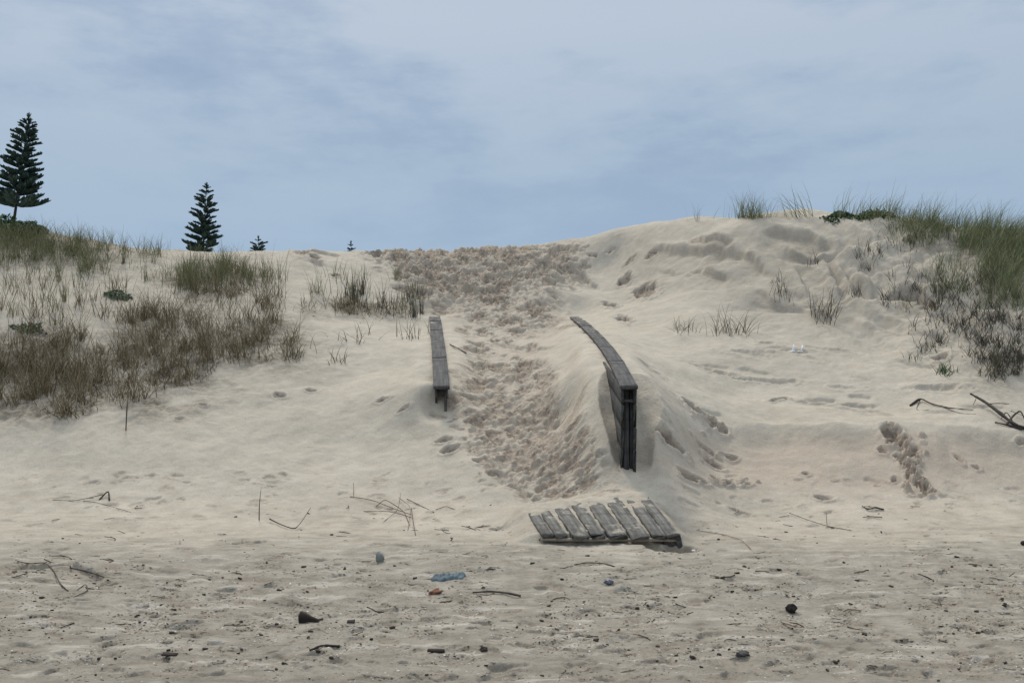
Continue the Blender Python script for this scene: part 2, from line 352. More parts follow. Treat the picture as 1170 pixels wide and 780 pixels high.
# ------------------------------------------------------------------ mesh helpers
def raw_mesh(name, V, Fq, mat, attrs=None, smooth=False):
    me = bpy.data.meshes.new(name)
    V = np.asarray(V, np.float32); 
    Fq = np.asarray(Fq, np.int32)
    me.vertices.add(len(V)); me.vertices.foreach_set('co', V.ravel())
    k = Fq.shape[1]
    me.loops.add(Fq.size); me.loops.foreach_set('vertex_index', Fq.ravel())
    me.polygons.add(len(Fq)); me.polygons.foreach_set('loop_start', np.arange(0, Fq.size, k, dtype=np.int32))
    try: me.polygons.foreach_set('loop_total', np.full(len(Fq), k, np.int32))
    except Exception: pass
    if smooth: me.polygons.foreach_set('use_smooth', np.ones(len(Fq), bool))
    for an, av in (attrs or {}).items():
        at = me.attributes.new(an, 'FLOAT', 'POINT'); at.data.foreach_set('value', np.asarray(av, np.float32).ravel())
    me.update(); me.validate(); me.materials.append(mat)
    return me

def add(name, me, parent=None, loc=None):
    o = bpy.data.objects.new(name, me); col.objects.link(o)
    if parent: o.parent = parent
    if loc is not None: o.location = loc
    return o

def tag(o, label=None, cat=None, group=None, kind=None):
    if label: o['label'] = label
    if cat: o['category'] = cat
    if group: o['group'] = group
    if kind: o['kind'] = kind
    return o

# ------------------------------------------------------------------ materials
def newmat(name, rough=.9, spec=.15):
    m = bpy.data.materials.new(name); m.use_nodes = True
    b = m.node_tree.nodes['Principled BSDF']; b.inputs['Roughness'].default_value = rough
    b.inputs['Specular IOR Level'].default_value = spec
    return m, m.node_tree.nodes, m.node_tree.links, b
def noise(N, L, vec, scale, detail=4, rough=.55):
    t = N.new('ShaderNodeTexNoise'); t.inputs['Scale'].default_value = scale; t.inputs['Detail'].default_value = detail; t.inputs['Roughness'].default_value = rough
    if vec is not None: L.new(vec, t.inputs['Vector'])
    return t.outputs['Fac']
def ramp(N, L, fac, stops, interp='LINEAR'):
    r = N.new('ShaderNodeValToRGB'); r.color_ramp.interpolation = interp
    e = r.color_ramp.elements
    while len(e) < len(stops): e.new(.5)
    for i, (p, c) in enumerate(stops):
        e[i].position = p; e[i].color = (*c, 1) if len(c) == 3 else c
    L.new(fac, r.inputs[0]); return r.outputs[0]
def mix(N, L, a, b, fac, mode='MIX'):
    m = N.new('ShaderNodeMix'); m.data_type = 'RGBA'; m.blend_type = mode
    for s, v in ((m.inputs[6], a), (m.inputs[7], b)):
        if isinstance(v, tuple): s.default_value = (*v, 1)
        else: L.new(v, s)
    if isinstance(fac, float): m.inputs[0].default_value = fac
    else: L.new(fac, m.inputs[0])
    return m.outputs[2]
def math_(N, L, op, a, b=None, c=None):
    m = N.new('ShaderNodeMath'); m.operation = op
    for i, v in enumerate((a, b, c)):
        if v is None: continue
        if isinstance(v, (int, float)): m.inputs[i].default_value = v
        else: L.new(v, m.inputs[i])
    return m.outputs[0]
def attr(N, name):
    a = N.new('ShaderNodeAttribute'); a.attribute_name = name; return a.outputs['Fac']
def bump(N, L, b, h, strength, dist):
    n_ = N.new('ShaderNodeBump'); n_.inputs['Strength'].default_value = strength; n_.inputs['Distance'].default_value = dist
    L.new(h, n_.inputs['Height']); L.new(n_.outputs[0], b.inputs['Normal'])

def sand_material():
    m, N, L, b = newmat('sand', .95, .1)
    pos = N.new('ShaderNodeNewGeometry').outputs['Position']
    sep = N.new('ShaderNodeSeparateXYZ'); L.new(pos, sep.inputs[0])
    big = noise(N, L, pos, .8, 5); mid = noise(N, L, pos, 5, 5, .6); fine = noise(N, L, pos, 60, 4, .7)
    dry = ramp(N, L, big, [(.3, (.42, .363, .286)), (.7, (.495, .432, .345))])
    dry = mix(N, L, dry, ramp(N, L, mid, [(.3, (.31, .262, .195)), (.7, (.50, .44, .345))]), .4)
    beach = ramp(N, L, mid, [(.28, (.190, .166, .130)), (.5, (.262, .231, .182)), (.75, (.332, .296, .238))])
    wob = math_(N, L, 'MULTIPLY_ADD', big, 2.6, sep.outputs['Y'])
    near = N.new('ShaderNodeMapRange'); near.inputs['From Min'].default_value = 11.2; near.inputs['From Max'].default_value = 7.4; near.interpolation_type = 'SMOOTHSTEP'
    L.new(wob, near.inputs['Value'])
    c = mix(N, L, dry, beach, near.outputs[0])
    wet_dark = N.new('ShaderNodeMapRange'); wet_dark.inputs['From Min'].default_value = 5.6; wet_dark.inputs['From Max'].default_value = 4.3; L.new(math_(N, L, 'MULTIPLY_ADD', big, .9, sep.outputs['Y']), wet_dark.inputs['Value'])
    c = mix(N, L, c, (.185, .160, .125), math_(N, L, 'MULTIPLY', wet_dark.outputs[0], .65))
    # dark grains and crumbs
    vor = N.new('ShaderNodeTexVoronoi'); vor.inputs['Scale'].default_value = 55; L.new(pos, vor.inputs['Vector'])
    spot = ramp(N, L, vor.outputs['Distance'], [(.0, (1, 1, 1)), (.16, (1, 1, 1)), (.22, (0, 0, 0))])
    gate = ramp(N, L, noise(N, L, pos, 9, 4, .7), [(.5, (0, 0, 0)), (.62, (1, 1, 1))])
    sp = math_(N, L, 'MULTIPLY', math_(N, L, 'MULTIPLY', spot, gate), math_(N, L, 'MULTIPLY_ADD', near.outputs[0], .6, .06))
    c = mix(N, L, c, (.13, .10, .075), sp)
    # streaks of coarse shelly sand across the lower beach
    mp = N.new('ShaderNodeMapping'); mp.inputs['Scale'].default_value = (1.2, 5.5, 1); L.new(pos, mp.inputs[0])
    st = noise(N, L, mp.outputs[0], 1.6, 5, .6)
    c = mix(N, L, c, mix(N, L, c, (.50, .45, .38), .45), math_(N, L, 'MULTIPLY', ramp(N, L, st, [(.56, (0, 0, 0)), (.64, (1, 1, 1))]), near.outputs[0]))
    c = mix(N, L, c, mix(N, L, c, (.16, .132, .10), .55), math_(N, L, 'MULTIPLY', ramp(N, L, st, [(.36, (1, 1, 1)), (.45, (0, 0, 0))]), near.outputs[0]))
    c = mix(N, L, c, (.385, .30, .225), math_(N, L, 'MULTIPLY', attr(N, 'warm'), .55))
    fl = ramp(N, L, noise(N, L, pos, 13, 5, .7), [(.40, (.45, .45, .45)), (.56, (1, 1, 1))])
    c = mix(N, L, c, (.25, .182, .130), math_(N, L, 'MULTIPLY', math_(N, L, 'MULTIPLY', attr(N, 'damp_shade'), .6), fl))  # darkens hollows and step faces: moist sand plus painted shade
    dk_ = ramp(N, L, math_(N, L, 'MULTIPLY', attr(N, 'damp_shade'), fl), [(.55, (0, 0, 0)), (.95, (1, 1, 1))])
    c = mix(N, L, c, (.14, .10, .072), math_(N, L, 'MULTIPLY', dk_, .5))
    litter_shade_fac = math_(N, L, 'MULTIPLY', attr(N, 'litter_shade'), ramp(N, L, noise(N, L, pos, 16, 4, .7), [(.35, (.35, .35, .35)), (.6, (1, 1, 1))]))
    c = mix(N, L, c, (.125, .098, .065), math_(N, L, 'MULTIPLY', litter_shade_fac, .85))  # dark plant debris, and the painted shade side of the right dune
    gr = ramp(N, L, fine, [(.25, (.72, .72, .72)), (.5, (.97, .97, .97)), (.75, (1.0, 1.0, 1.0))])
    c = mix(N, L, c, gr, 1.0, 'MULTIPLY')
    L.new(c, b.inputs['Base Color'])
    cr = noise(N, L, pos, 26, 4, .65)
    h = math_(N, L, 'ADD', math_(N, L, 'MULTIPLY', mid, 1.0), math_(N, L, 'MULTIPLY', fine, .35))
    h = math_(N, L, 'MULTIPLY_ADD', math_(N, L, 'MULTIPLY', cr, math_(N, L, 'MULTIPLY_ADD', attr(N, 'damp_shade'), 2.2, .25)), 1.0, h)
    bump(N, L, b, h, .55, .03)
    return m
M_sand = sand_material()

def wood_material(name, dark, light, sand=.5, along=0):
    m, N, L, b = newmat(name, .85, .2)
    tc_ = N.new('ShaderNodeTexCoord').outputs['Object']
    mp = N.new('ShaderNodeMapping'); s = [26, 26, 26]; s[along] = 1.3; mp.inputs['Scale'].default_value = s; L.new(tc_, mp.inputs[0])
    g = noise(N, L, mp.outputs[0], 1.6, 6, .65)
    c = ramp(N, L, g, [(.3, dark), (.55, tuple((a + b_) / 2 for a, b_ in zip(dark, light))), (.75, light)])
    blot = noise(N, L, tc_, 3.2, 5, .65)
    c = mix(N, L, c, tuple(v * .55 for v in dark), ramp(N, L, blot, [(.35, (.7, .7, .7)), (.55, (0, 0, 0))]))
    if sand > 0:
        geo = N.new('ShaderNodeNewGeometry'); sp = N.new('ShaderNodeSeparateXYZ'); L.new(geo.outputs['Normal'], sp.inputs[0])
        up = ramp(N, L, sp.outputs['Z'], [(.6, (0, 0, 0)), (.8, (1, 1, 1))])
        d = ramp(N, L, math_(N, L, 'ADD', noise(N, L, geo.outputs['Position'], 4.2, 6, .7), attr(N, 'dust')), [(.60, (0, 0, 0)), (.72, (1, 1, 1))])
        c = mix(N, L, c, (.38, .33, .26), math_(N, L, 'MULTIPLY', math_(N, L, 'MULTIPLY', d, up), sand))
    L.new(c, b.inputs['Base Color'])
    bump(N, L, b, g, .7, .01)
    return m
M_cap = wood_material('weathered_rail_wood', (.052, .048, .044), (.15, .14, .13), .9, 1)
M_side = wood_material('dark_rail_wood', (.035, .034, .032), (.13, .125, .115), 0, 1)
M_deck = wood_material('weathered_deck_wood', (.058, .054, .047), (.245, .23, .20), .95, 1)
M_drift = wood_material('driftwood', (.035, .028, .022), (.12, .095, .075), .0, 0)
M_chip = wood_material('dark_chip', (.02, .017, .014), (.085, .062, .045), .0, 0)
M_twig = wood_material('brown_twigs', (.08, .055, .04), (.20, .15, .11), .0, 0)
M_pale = wood_material('pale_stick', (.22, .17, .12), (.45, .38, .3), .0, 0)

def leaf_material(name, stops, trans=.15):
    m, N, L, b = newmat(name, .75, .2)
    c = ramp(N, L, attr(N, 'shade'), stops)
    L.new(c, b.inputs['Base Color'])
    return m
M_grass = leaf_material('green_dune_grass', [(0, (.065, .08, .035)), (.35, (.13, .155, .068)), (.7, (.24, .235, .115)), (1, (.40, .35, .21))])
M_mixed = leaf_material('yellowing_dune_grass', [(0, (.065, .065, .028)), (.35, (.14, .145, .062)), (.7, (.23, .21, .11)), (1, (.36, .31, .19))])
M_dry = leaf_material('dry_stems', [(0, (.055, .042, .022)), (.35, (.13, .10, .053)), (.7, (.23, .18, .10)), (1, (.38, .31, .19))])
M_stalk = leaf_material('grey_stalks', [(0, (.04, .035, .025)), (.5, (.10, .09, .06)), (1, (.17, .15, .10))])
M_pal = leaf_material('pale_green_leaves', [(0, (.05, .075, .045)), (.6, (.10, .14, .085)), (1, (.18, .22, .14))])
M_leaf = leaf_material('dark_green_leaves', [(0, (.02, .04, .018)), (.6, (.05, .09, .035)), (1, (.11, .16, .07))])
M_pine = leaf_material('pine_needles', [(0, (.02, .04, .036)), (.6, (.042, .075, .064)), (1, (.085, .125, .10))])  # needles tinted lighter and bluish: distance haze put into the colour
M_bark = wood_material('pine_bark', (.02, .017, .015), (.07, .06, .05), 0, 2)

def plain(name, c1, c2, rough=.6, sc=20, spec=.4):
    m, N, L, b = newmat(name, rough, spec)
    tc_ = N.new('ShaderNodeTexCoord').outputs['Object']
    g = noise(N, L, tc_, sc, 4, .6); L.new(ramp(N, L, g, [(.3, c1), (.7, c2)]), b.inputs['Base Color']); bump(N, L, b, g, .4, .01)
    return m
M_crumb = plain('plant_crumbs', (.10, .078, .055), (.27, .215, .155), .95, 9, .05)
M_shell = plain('shell', (.5, .46, .40), (.78, .75, .7))
M_white = plain('white_plastic', (.72, .72, .70), (.82, .82, .8), .4)
M_blue = plain('blue_sheet', (.055, .075, .085), (.12, .155, .165), .7, 14, .2)
M_teal = plain('faded_green_plastic', (.17, .18, .16), (.24, .25, .22), .7)
M_purple = plain('faded_blue_plastic', (.09, .10, .13), (.15, .16, .19), .5)
M_stone = plain('dark_stone', (.035, .033, .03), (.11, .10, .09), .8, 12, .2)
M_rust = plain('reddish_bark', (.11, .05, .03), (.22, .11, .07), .9, 30, .1)
M_black = plain('black_husk', (.016, .013, .011), (.05, .042, .034), .9, 30, .1)

# ------------------------------------------------------------------ terrain mesh
idx = np.arange(NY * NT).reshape(NY, NT)
quads = np.stack([idx[:-1, :-1], idx[:-1, 1:], idx[1:, 1:], idx[1:, :-1]], -1).reshape(-1, 4)
me = raw_mesh('ground', np.stack([Xg, Yg, Zg], -1).reshape(-1, 3), quads, M_sand, {'damp_shade': damp_shade, 'litter_shade': litter_shade, 'warm': warm}, True)
tag(add('ground', me), 'pale windblown sand of the beach and dune', None, None, 'structure')

# ------------------------------------------------------------------ blades and stems
def blades(base, h, width, lean, az, curl, seg=4, wig=0.0, seedr=None):
    """ribbons: arrays of base points, heights, lean (tilt at foot), azimuth of lean, curl (extra tilt towards the tip)"""
    N_ = len(base); t = np.linspace(0, 1, seg + 1)
    P = np.zeros((N_, seg + 1, 3)); P[:, 0] = base
    ang = lean[:, None] + curl[:, None] * t[None, :] ** 1.5
    a = az[:, None] + (rng.normal(0, 1, (N_, seg + 1)) * wig if wig else 0)
    st = (h / seg)[:, None]
    dx = np.sin(ang) * np.cos(a) * st; dy = np.sin(ang) * np.sin(a) * st; dz = np.cos(ang) * st
    P[:, 1:, 0] = base[:, 0:1] + np.cumsum(dx[:, :-1], 1); P[:, 1:, 1] = base[:, 1:2] + np.cumsum(dy[:, :-1], 1); P[:, 1:, 2] = base[:, 2:3] + np.cumsum(dz[:, :-1], 1)
    fa = rng.uniform(-.9, .9, N_)                                    # ribbon facing
    wd = np.stack([np.cos(fa), np.sin(fa), np.zeros(N_)], -1)[:, None, :]
    wt = (width[:, None] * (1 - .85 * t ** 1.6) * .5)[:, :, None]
    V = np.stack([P - wd * wt, P + wd * wt], 2).reshape(-1, 3)
    b0 = (np.arange(N_) * (seg + 1) * 2)[:, None]
    k = np.arange(seg)[None, :] * 2
    Fq = np.stack([b0 + k, b0 + k + 1, b0 + k + 3, b0 + k + 2], -1).reshape(-1, 4)
    shade = np.repeat(rng.random(N_), (seg + 1) * 2) * .75 + np.tile(np.repeat(t, 2), N_) * .25
    return V, Fq, shade

def join(parts):
    V, Fq, Sh, o = [], [], [], 0
    for v, f, s in parts: V.append(v); Fq.append(f + o); Sh.append(s); o += len(v)
    return np.concatenate(V), np.concatenate(Fq), np.concatenate(Sh)

def scatter(specs, Hs=None):
    """points on the sand seen inside surveyed patches: (px, py, rx, ry, count); half of them fill the patch evenly in clusters"""
    PX, PY = [], []
    for (a, b, c, d, m) in specs:
        k = max(1, int(m / (7 if a > 950 else 15))); cx_ = a + c * rng.uniform(-1, 1, k); cy_ = b + d * rng.uniform(-1, 1, k)
        ok = ((cx_ - a) / c) ** 2 + ((cy_ - b) / d) ** 2 < 1.1
        cx_, cy_ = cx_[ok], cy_[ok]
        if len(cx_) == 0: cx_, cy_ = np.array([a]), np.array([b])
        j = rng.integers(0, len(cx_), m)
        sp_ = rng.uniform(1.2, 8.5, len(cx_))[j]; PX.append(cx_[j] + rng.normal(0, 1, m) * sp_); PY.append(cy_[j] + rng.normal(0, .45, m) * sp_)
    PX = np.concatenate(PX); PY = np.concatenate(PY)
    o, ok = hit(PX, PY, H, 8, 23, 330)
    return o[ok], PX[ok], PY[ok]

def grass(specs, hgt, hs, wd, lean, curl, wig=0, az0=None, seg=4):
    B, PX, PY = scatter(specs)
    m = len(B); B[:, 2] = H(B[:, 0], B[:, 1]) - .02
    hh = np.clip(rng.normal(hgt, hs, m), hgt * .3, hgt * 2)
    az = rng.uniform(0, 2 * math.pi, m) if az0 is None else rng.normal(az0, .9, m)
    return blades(B, hh, rng.uniform(.6, 1.3, m) * wd, np.abs(rng.normal(lean, lean * .6, m)), az, rng.normal(curl, curl * .5, m), seg, wig)

def veg(name, label, cat, mat, parts, kind=None, group=None):
    V, Fq, Sh = join(parts)
    if kind == 'stuff': org = np.zeros(3)
    else:
        org = V.mean(0).copy(); org[2] = V[:, 2].min() + .02
    me = raw_mesh(name, V - org, Fq, mat, {'shade': Sh})
    return tag(add(name, me, None, org), label, cat, group, kind)

# left dune: masses
veg('dry_scrub', 'tangled brown dry scrub over the left dune face', 'scrub', M_dry, [
    grass([(50, 410, 80, 34, 650), (190, 395, 55, 42, 950), (290, 385, 45, 24, 560), (10, 430, 50, 34, 580), (110, 440, 75, 24, 420), (165, 365, 30, 14, 260), (250, 400, 30, 20, 150)], .36, .16, .0065, .35, .8, .25),
    grass([(60, 425, 100, 34, 1500), (190, 410, 60, 40, 1300), (285, 392, 45, 22, 260), (240, 330, 40, 16, 160), (410, 353, 60, 8, 700), (60, 465, 80, 12, 300)], .26, .1, .010, 1.25, .4, .9),
    grass([(60, 345, 90, 25, 300), (240, 335, 45, 20, 350), (305, 340, 16, 10, 150)], .3, .1, .007, .3, .7, .3)], 'stuff')
veg('dune_grass', 'sparse green and straw coloured grass along the left crest', 'grass', M_mixed, [
    grass([(50, 275, 90, 6, 700), (20, 288, 60, 12, 900), (130, 290, 60, 7, 600), (60, 305, 90, 12, 500), (150, 310, 60, 12, 180), (70, 283, 70, 8, 500)], .27, .12, .0065, .3, .7, .15),
    grass([(240, 315, 40, 13, 850), (295, 318, 25, 9, 250), (215, 325, 30, 12, 250)], .36, .13, .007, .28, .6, .15),
    grass([(420, 335, 65, 22, 110), (380, 330, 60, 12, 70), (60, 340, 90, 30, 260)], .34, .12, .0075, .2, .5, .2)], 'stuff')
veg('dune_grass', 'lush green grass over the top of the right dune', 'grass', M_grass, [
    grass([(1030, 248, 50, 5, 520), (1090, 260, 60, 9, 1100), (1145, 280, 50, 16, 1900), (1155, 310, 32, 22, 1300), (1185, 275, 40, 20, 700), (990, 247, 40, 3, 160)], .36, .16, .0065, .35, 1.2, .12, 0.2),
    grass([(1060, 268, 45, 14, 500), (1110, 320, 50, 20, 450), (1150, 345, 30, 14, 250)], .3, .1, .007, .3, .6, .2)], 'stuff')
veg('dead_grass', 'short dark dead stalks on the sand below the right crest', 'dead grass', M_stalk, [
    grass([(1040, 300, 60, 40, 220), (1050, 345, 40, 12, 170), (1110, 345, 55, 26, 520), (1085, 385, 50, 25, 170), (1130, 385, 45, 35, 420), (1150, 395, 28, 35, 380), (1150, 422, 22, 14, 260), (930, 330, 60, 40, 60)], .2, .09, .009, .4, .8, .5)], 'stuff')

# stem row beside the left rail
veg('reed_stems', 'row of bare upright dark stems behind the left rail', 'dead grass', M_stalk, [
    grass([(455, 350, 32, 16, 120), (400, 345, 50, 9, 90)], .38, .12, .010, .12, .35, .15)], 'stuff')

# single tufts and plants
def tuft(name, label, px, py, n_, h, sx, mat, lean=.3, curl=.8, wd=.007, wig=.15, sy=2.0, az0=None, cat='grass tuft', rough=None):
    m = n_
    PX = px + rng.normal(0, sx, m); PY = py + rng.normal(0, sy, m)
    o, ok = hit(PX, PY, H, 8, 23, 400); o = o[ok]
    if len(o) == 0: o = np.array([hp(px, py + 4, H)]) + rng.normal(0, .05, (m, 3)) * [1, 1, 0]
    med = np.median(o[:, 1]); o = o[np.abs(o[:, 1] - med) < 1.0]; m = len(o)
    o[:, 2] = H(o[:, 0], o[:, 1]) - .02
    az = rng.uniform(0, 2 * math.pi, m) if az0 is None else rng.normal(az0, .5, m)
    b_ = blades(o, np.clip(rng.normal(h, h * .3, m), h * .3, h * 1.7), rng.uniform(.6, 1.3, m) * wd, np.abs(rng.normal(lean, lean * .6, m)), az, rng.normal(curl, curl * .5, m), 5, wig)
    return veg(name, label, cat, mat, [b_])
tuft('grass_tuft', 'dense green grass tuft on the skyline of the right dune', 855, 249, 220, .42, 11, M_grass, .35, .6, sy=1)
tuft('grass_tuft', 'thin pair of bent grass blades left of the skyline tuft', 797, 252, 9, .32, 5, M_grass, .15, .6, sy=.6)
tuft('grass_tuft', 'long arching grass blades bowed over the bare right crest', 915, 248, 30, .62, 9, M_grass, .5, 1.5, wd=.010, sy=.8, az0=math.pi)
tuft('grass_tuft', 'few straight blades between the skyline tuft and bowed blades', 880, 248, 12, .3, 8, M_grass, .3, .5, sy=.6)
tuft('grass_tuft', 'wispy arching dry tuft on open sand right of the right rail', 834, 381, 50, .42, 13, M_stalk, .35, 1.3, wd=.008, sy=2)
tuft('grass_tuft', 'low half buried dry tuft nearest the right rail', 782, 378, 34, .26, 9, M_stalk, .5, 1.0, wd=.008)
tuft('grass_tuft', 'dark straggly tuft slumping down the fluted sand face', 943, 362, 55, .36, 9, M_stalk, .35, .8, wd=.009, sy=6)
tuft('grass_tuft', 'small upright dark tuft left of the slumping tuft', 893, 338, 34, .26, 7, M_stalk, .2, .6, wd=.009, sy=5)
tuft('grass_tuft', 'thin grey stalk cluster high on the fluted sand face', 985, 295, 22, .26, 9, M_stalk, .3, .6, wd=.008, sy=6)
tuft('grass_tuft', 'lone small round dark green tuft at foot of right dune', 1079, 426, 60, .14, 5, M_leaf, .5, .6, wd=.012, sy=2)
tuft('grass_tuft', 'stubby dark stalk clump above the lone round tuft', 1073, 392, 30, .18, 3, M_stalk, .3, .5, wd=.012, sy=3)
tuft('grass_tuft', 'short broken stalks left of the lone round tuft', 1044, 410, 14, .16, 6, M_stalk, .4, .8, wd=.010, sy=2)
tuft('grass_tuft', 'thin bent stalks between the lone tuft and dark clump', 1122, 428, 12, .17, 4, M_stalk, .4, .9, wd=.010, sy=3)
tuft('grass_tuft', 'sparse bare stems on the pale sand left of left rail', 470, 386, 22, .26, 9, M_stalk, .25, .6, wd=.010, sy=2)
tuft('grass_tuft', 'leaning bare stems on sand below the stem row', 408, 388, 20, .28, 14, M_stalk, .5, .9, wd=.010, sy=4)
tuft('grass_tuft', 'small clump of broken stalks in the hollow left of centre', 388, 415, 16, .24, 5, M_stalk, .4, .9, wd=.010, sy=2)
tuft('grass_tuft', 'pale dry tuft at lower right edge of the scrub', 335, 408, 60, .3, 9, M_dry, .35, .8, wd=.008, sy=4)
tuft('grass_tuft', 'compact dark clump in the sand above the scrub', 307, 352, 90, .22, 8, M_dry, .3, .6, wd=.009, sy=3)
tuft('dead_shrub', 'leafless twiggy shrub at the foot of the scrub', 75, 475, 60, .34, 9, M_dry, .6, .9, wd=.011, wig=.7, sy=3, cat='shrub')
tuft('dead_shrub', 'dead twigs spreading over sand right of the leafless shrub', 145, 452, 50, .3, 14, M_dry, .7, .8, wd=.010, wig=.7, sy=4, cat='shrub')
tuft('dead_plant', 'single thin upright dead stem below the scrub', 144, 492, 2, .42, .6, M_stalk, .05, .3, wd=.014, wig=.1, sy=.5, cat='stem')
tuft('dead_plant', 'tall thin curved dead stem on the open beach', 296, 594, 1, .36, .3, M_stalk, .02, .6, wd=.011, wig=.05, sy=.3, az0=0, cat='stem')

def leafy(name, label, px, py, rx, rz, ry, m, D=None, size=.04, mat=None, cat='shrub'):
    """low plant of broad leaves on stems"""
    c = hp(px, py, H) if D is None else np.array([(px - CX) / F * D, D, 0])
    d = rng.normal(0, 1, (m, 3)); d /= np.linalg.norm(d, axis=1)[:, None]; d *= rng.random((m, 1)) ** .35
    P = d * [rx, ry, rz]; P[:, 2] = np.abs(P[:, 2]); P *= (1 + .3 * fbm(P[:, 0:1] * 3 / rx, P[:, 2:3] * 3 / rz, 2, int(px)))
    P[:, 0] += c[0]; P[:, 1] += c[1]; P[:, 2] += H(P[:, 0], P[:, 1])
    V, sh = [], []
    a = rng.normal(0, 1, (m, 3)); a /= np.linalg.norm(a, axis=1)[:, None]
    b_ = np.cross(a, rng.normal(0, 1, (m, 3))); b_ /= np.linalg.norm(b_, axis=1)[:, None]
    s_ = (rng.uniform(.6, 1.3, m) * size)[:, None]
    V = np.stack([P - a * s_, P + b_ * s_ * .45, P + a * s_, P - b_ * s_ * .45], 1).reshape(-1, 3)
    Fq = np.arange(m * 4).reshape(-1, 4); Sh = np.repeat(rng.random(m), 4)
    org = np.array([c[0], c[1], float(H(c[0], c[1]))])
    return tag(add(name, raw_mesh(name, V - org, Fq, mat or M_leaf, {'shade': Sh}), None, org), label, cat)
leafy('shrub', 'rounded green shrub on the skyline beneath the taller pine', 12, 262, .62, .26, .4, 2600, None, .035)
leafy('shrub', 'small flat green shrub right of the skyline shrub', 38, 264, .26, .18, .25, 900, None, .03)
leafy('leafy_plant', 'dark broad leafed plant at the left end of green grass', 958, 247, .34, .06, .2, 330, None, .035, cat='plant')
leafy('leafy_plant', 'second dark leafed plant deeper among the crest grass', 992, 246, .45, .07, .2, 420, None, .035, cat='plant')
leafy('leafy_plant', 'low green leafy plant on bare sand amid the scrub', 135, 341, .22, .1, .17, 260, None, .035, M_pal, cat='plant')
leafy('leafy_plant', 'pale green low plant at left above the dark scrub', 32, 377, .26, .07, .12, 170, None, .035, M_pal, cat='plant')

# ------------------------------------------------------------------ pines
def tube_arr(P, R, sides=6):
    """tube through points"""
    P = np.asarray(P, float); m = len(P); T = np.gradient(P, axis=0); T /= np.linalg.norm(T, axis=1)[:, None] + 1e-9
    ref = np.array([0, 0, 1.0]) if abs(T[0][2]) < .8 else np.array([1.0, 0, 0])
    A_ = np.cross(T, ref); A_ /= np.linalg.norm(A_, axis=1)[:, None] + 1e-9; B_ = np.cross(T, A_)
    an = np.linspace(0, 2 * math.pi, sides, endpoint=False)
    V = P[:, None, :] + (A_[:, None, :] * np.cos(an)[None, :, None] + B_[:, None, :] * np.sin(an)[None, :, None]) * np.asarray(R)[:, None, None]
    V = V.reshape(-1, 3)
    f = []
    for i in range(m - 1):
        for j in range(sides):
            a = i * sides + j; b = i * sides + (j + 1) % sides
            f.append((a, b, b + sides, a + sides))
    for e_, base in ((P[0], 0), (P[-1], (m - 1) * sides)):
        ci = len(V); V = np.vstack([V, e_])
        for j in range(0, sides, 2):
            a = base + j; b = base + (j + 1) % sides; c = base + (j + 2) % sides
            f.append((a, b, c, ci))
    return V, np.array(f), np.full(len(V), .5)

def pine(label, px, D, py_top, py_low, lean_px, wid_fn, tiers, base_z=None, droop=0, seed=1, gaps=.1):
    r = np.random.default_rng(seed)
    x0 = (px - CX) / F * D; gz = float(H(x0, D))
    ztop = EYE + (HY - py_top) / F * D; zlow = EYE + (HY - py_low) / F * D
    e = tag(bpy.data.objects.new('pine_tree', None), label, 'tree', 'conical pines standing beyond the dune'); col.objects.link(e); e.location = (x0, D, gz)
    dx = lean_px / F * D
    zs = np.linspace(gz - .2, ztop, 14); fr = np.clip((zs - zlow) / (ztop - zlow), -.2, 1)
    Pt = np.stack([dx * fr, 0 * zs, zs - gz], 1)
    R = np.linspace(1, .12, 14) * (ztop - zlow) * .022
    V, Fq, Sh = tube_arr(Pt, R, 8); add('trunk', raw_mesh('trunk', V, Fq, M_bark, {'shade': Sh, 'dust': Sh * 0}, True), e)
    parts = []; limbs = []
    nb_l = []
    for i in range(tiers):
        u = ((i + .3) / tiers) ** .92; z = zlow + (ztop - zlow) * u * .985 + r.normal(0, .006) * (ztop - zlow)
        L = wid_fn(u) / F * D
        nb = 7 if u < .8 else 6
        a0 = r.uniform(0, 6.28)
        for k in range(nb):
            if r.random() < gaps: continue
            a = a0 + k * 2 * math.pi / nb + r.normal(0, .12); l = L * r.uniform(.72, 1.12)
            st = np.linspace(0, 1, 7)
            drp = (.10 - .55 * u) * l + droop * l
            P = np.stack([np.cos(a) * l * st, np.sin(a) * l * st, -drp * np.sin(st * 2.2) + .28 * l * st ** 2.2], 1) + [dx * u, 0, z - gz]
            limbs.append(tube_arr(P, np.linspace(.03, .012, 7) * max(L, .3), 4))
            # leafy fingers along the outer part of the limb
            nf = int(20 + 34 * (l / max(wid_fn(0) / F * D, .01)))
            for s_ in r.uniform(.34, 1.0, nf * 2):
                q_ = s_ * 6; j = int(min(q_, 5)); p = P[j] + (P[j + 1] - P[j]) * (q_ - j)
                side = r.choice([-1, 1]); aa = a + side * r.uniform(.25, 1.1)
                ln_ = l * (.35 * (1.15 - s_ * .55)) * r.uniform(.7, 1.2) + .04 * L
                nb_l.append((p[0], p[1], p[2], ln_, r.uniform(.95, 1.45) - .15, aa, -r.uniform(.4, .9), max(.06 * L + .02, .03)))
    # leader tuft
    for k in range(26): nb_l.append((dx, 0, ztop - gz - .05 * (ztop - zlow) * r.random(), .05 * (ztop - zlow), r.uniform(.1, .8), r.uniform(0, 6.28), -.3, .03 * (ztop - zlow) / 4))
    A_ = np.array(nb_l)
    for rep in range(2):
        parts.append(blades(A_[:, :3], A_[:, 3], A_[:, 7] * 1.6, A_[:, 4], A_[:, 5] + rep * .08, A_[:, 6], 3))
    for (v, f, s_) in limbs: parts.append((v, f, s_ * 0))
    V, Fq, Sh = join(parts); add('crown', raw_mesh('crown', V, Fq, M_pine, {'shade': Sh}), e)
    return e
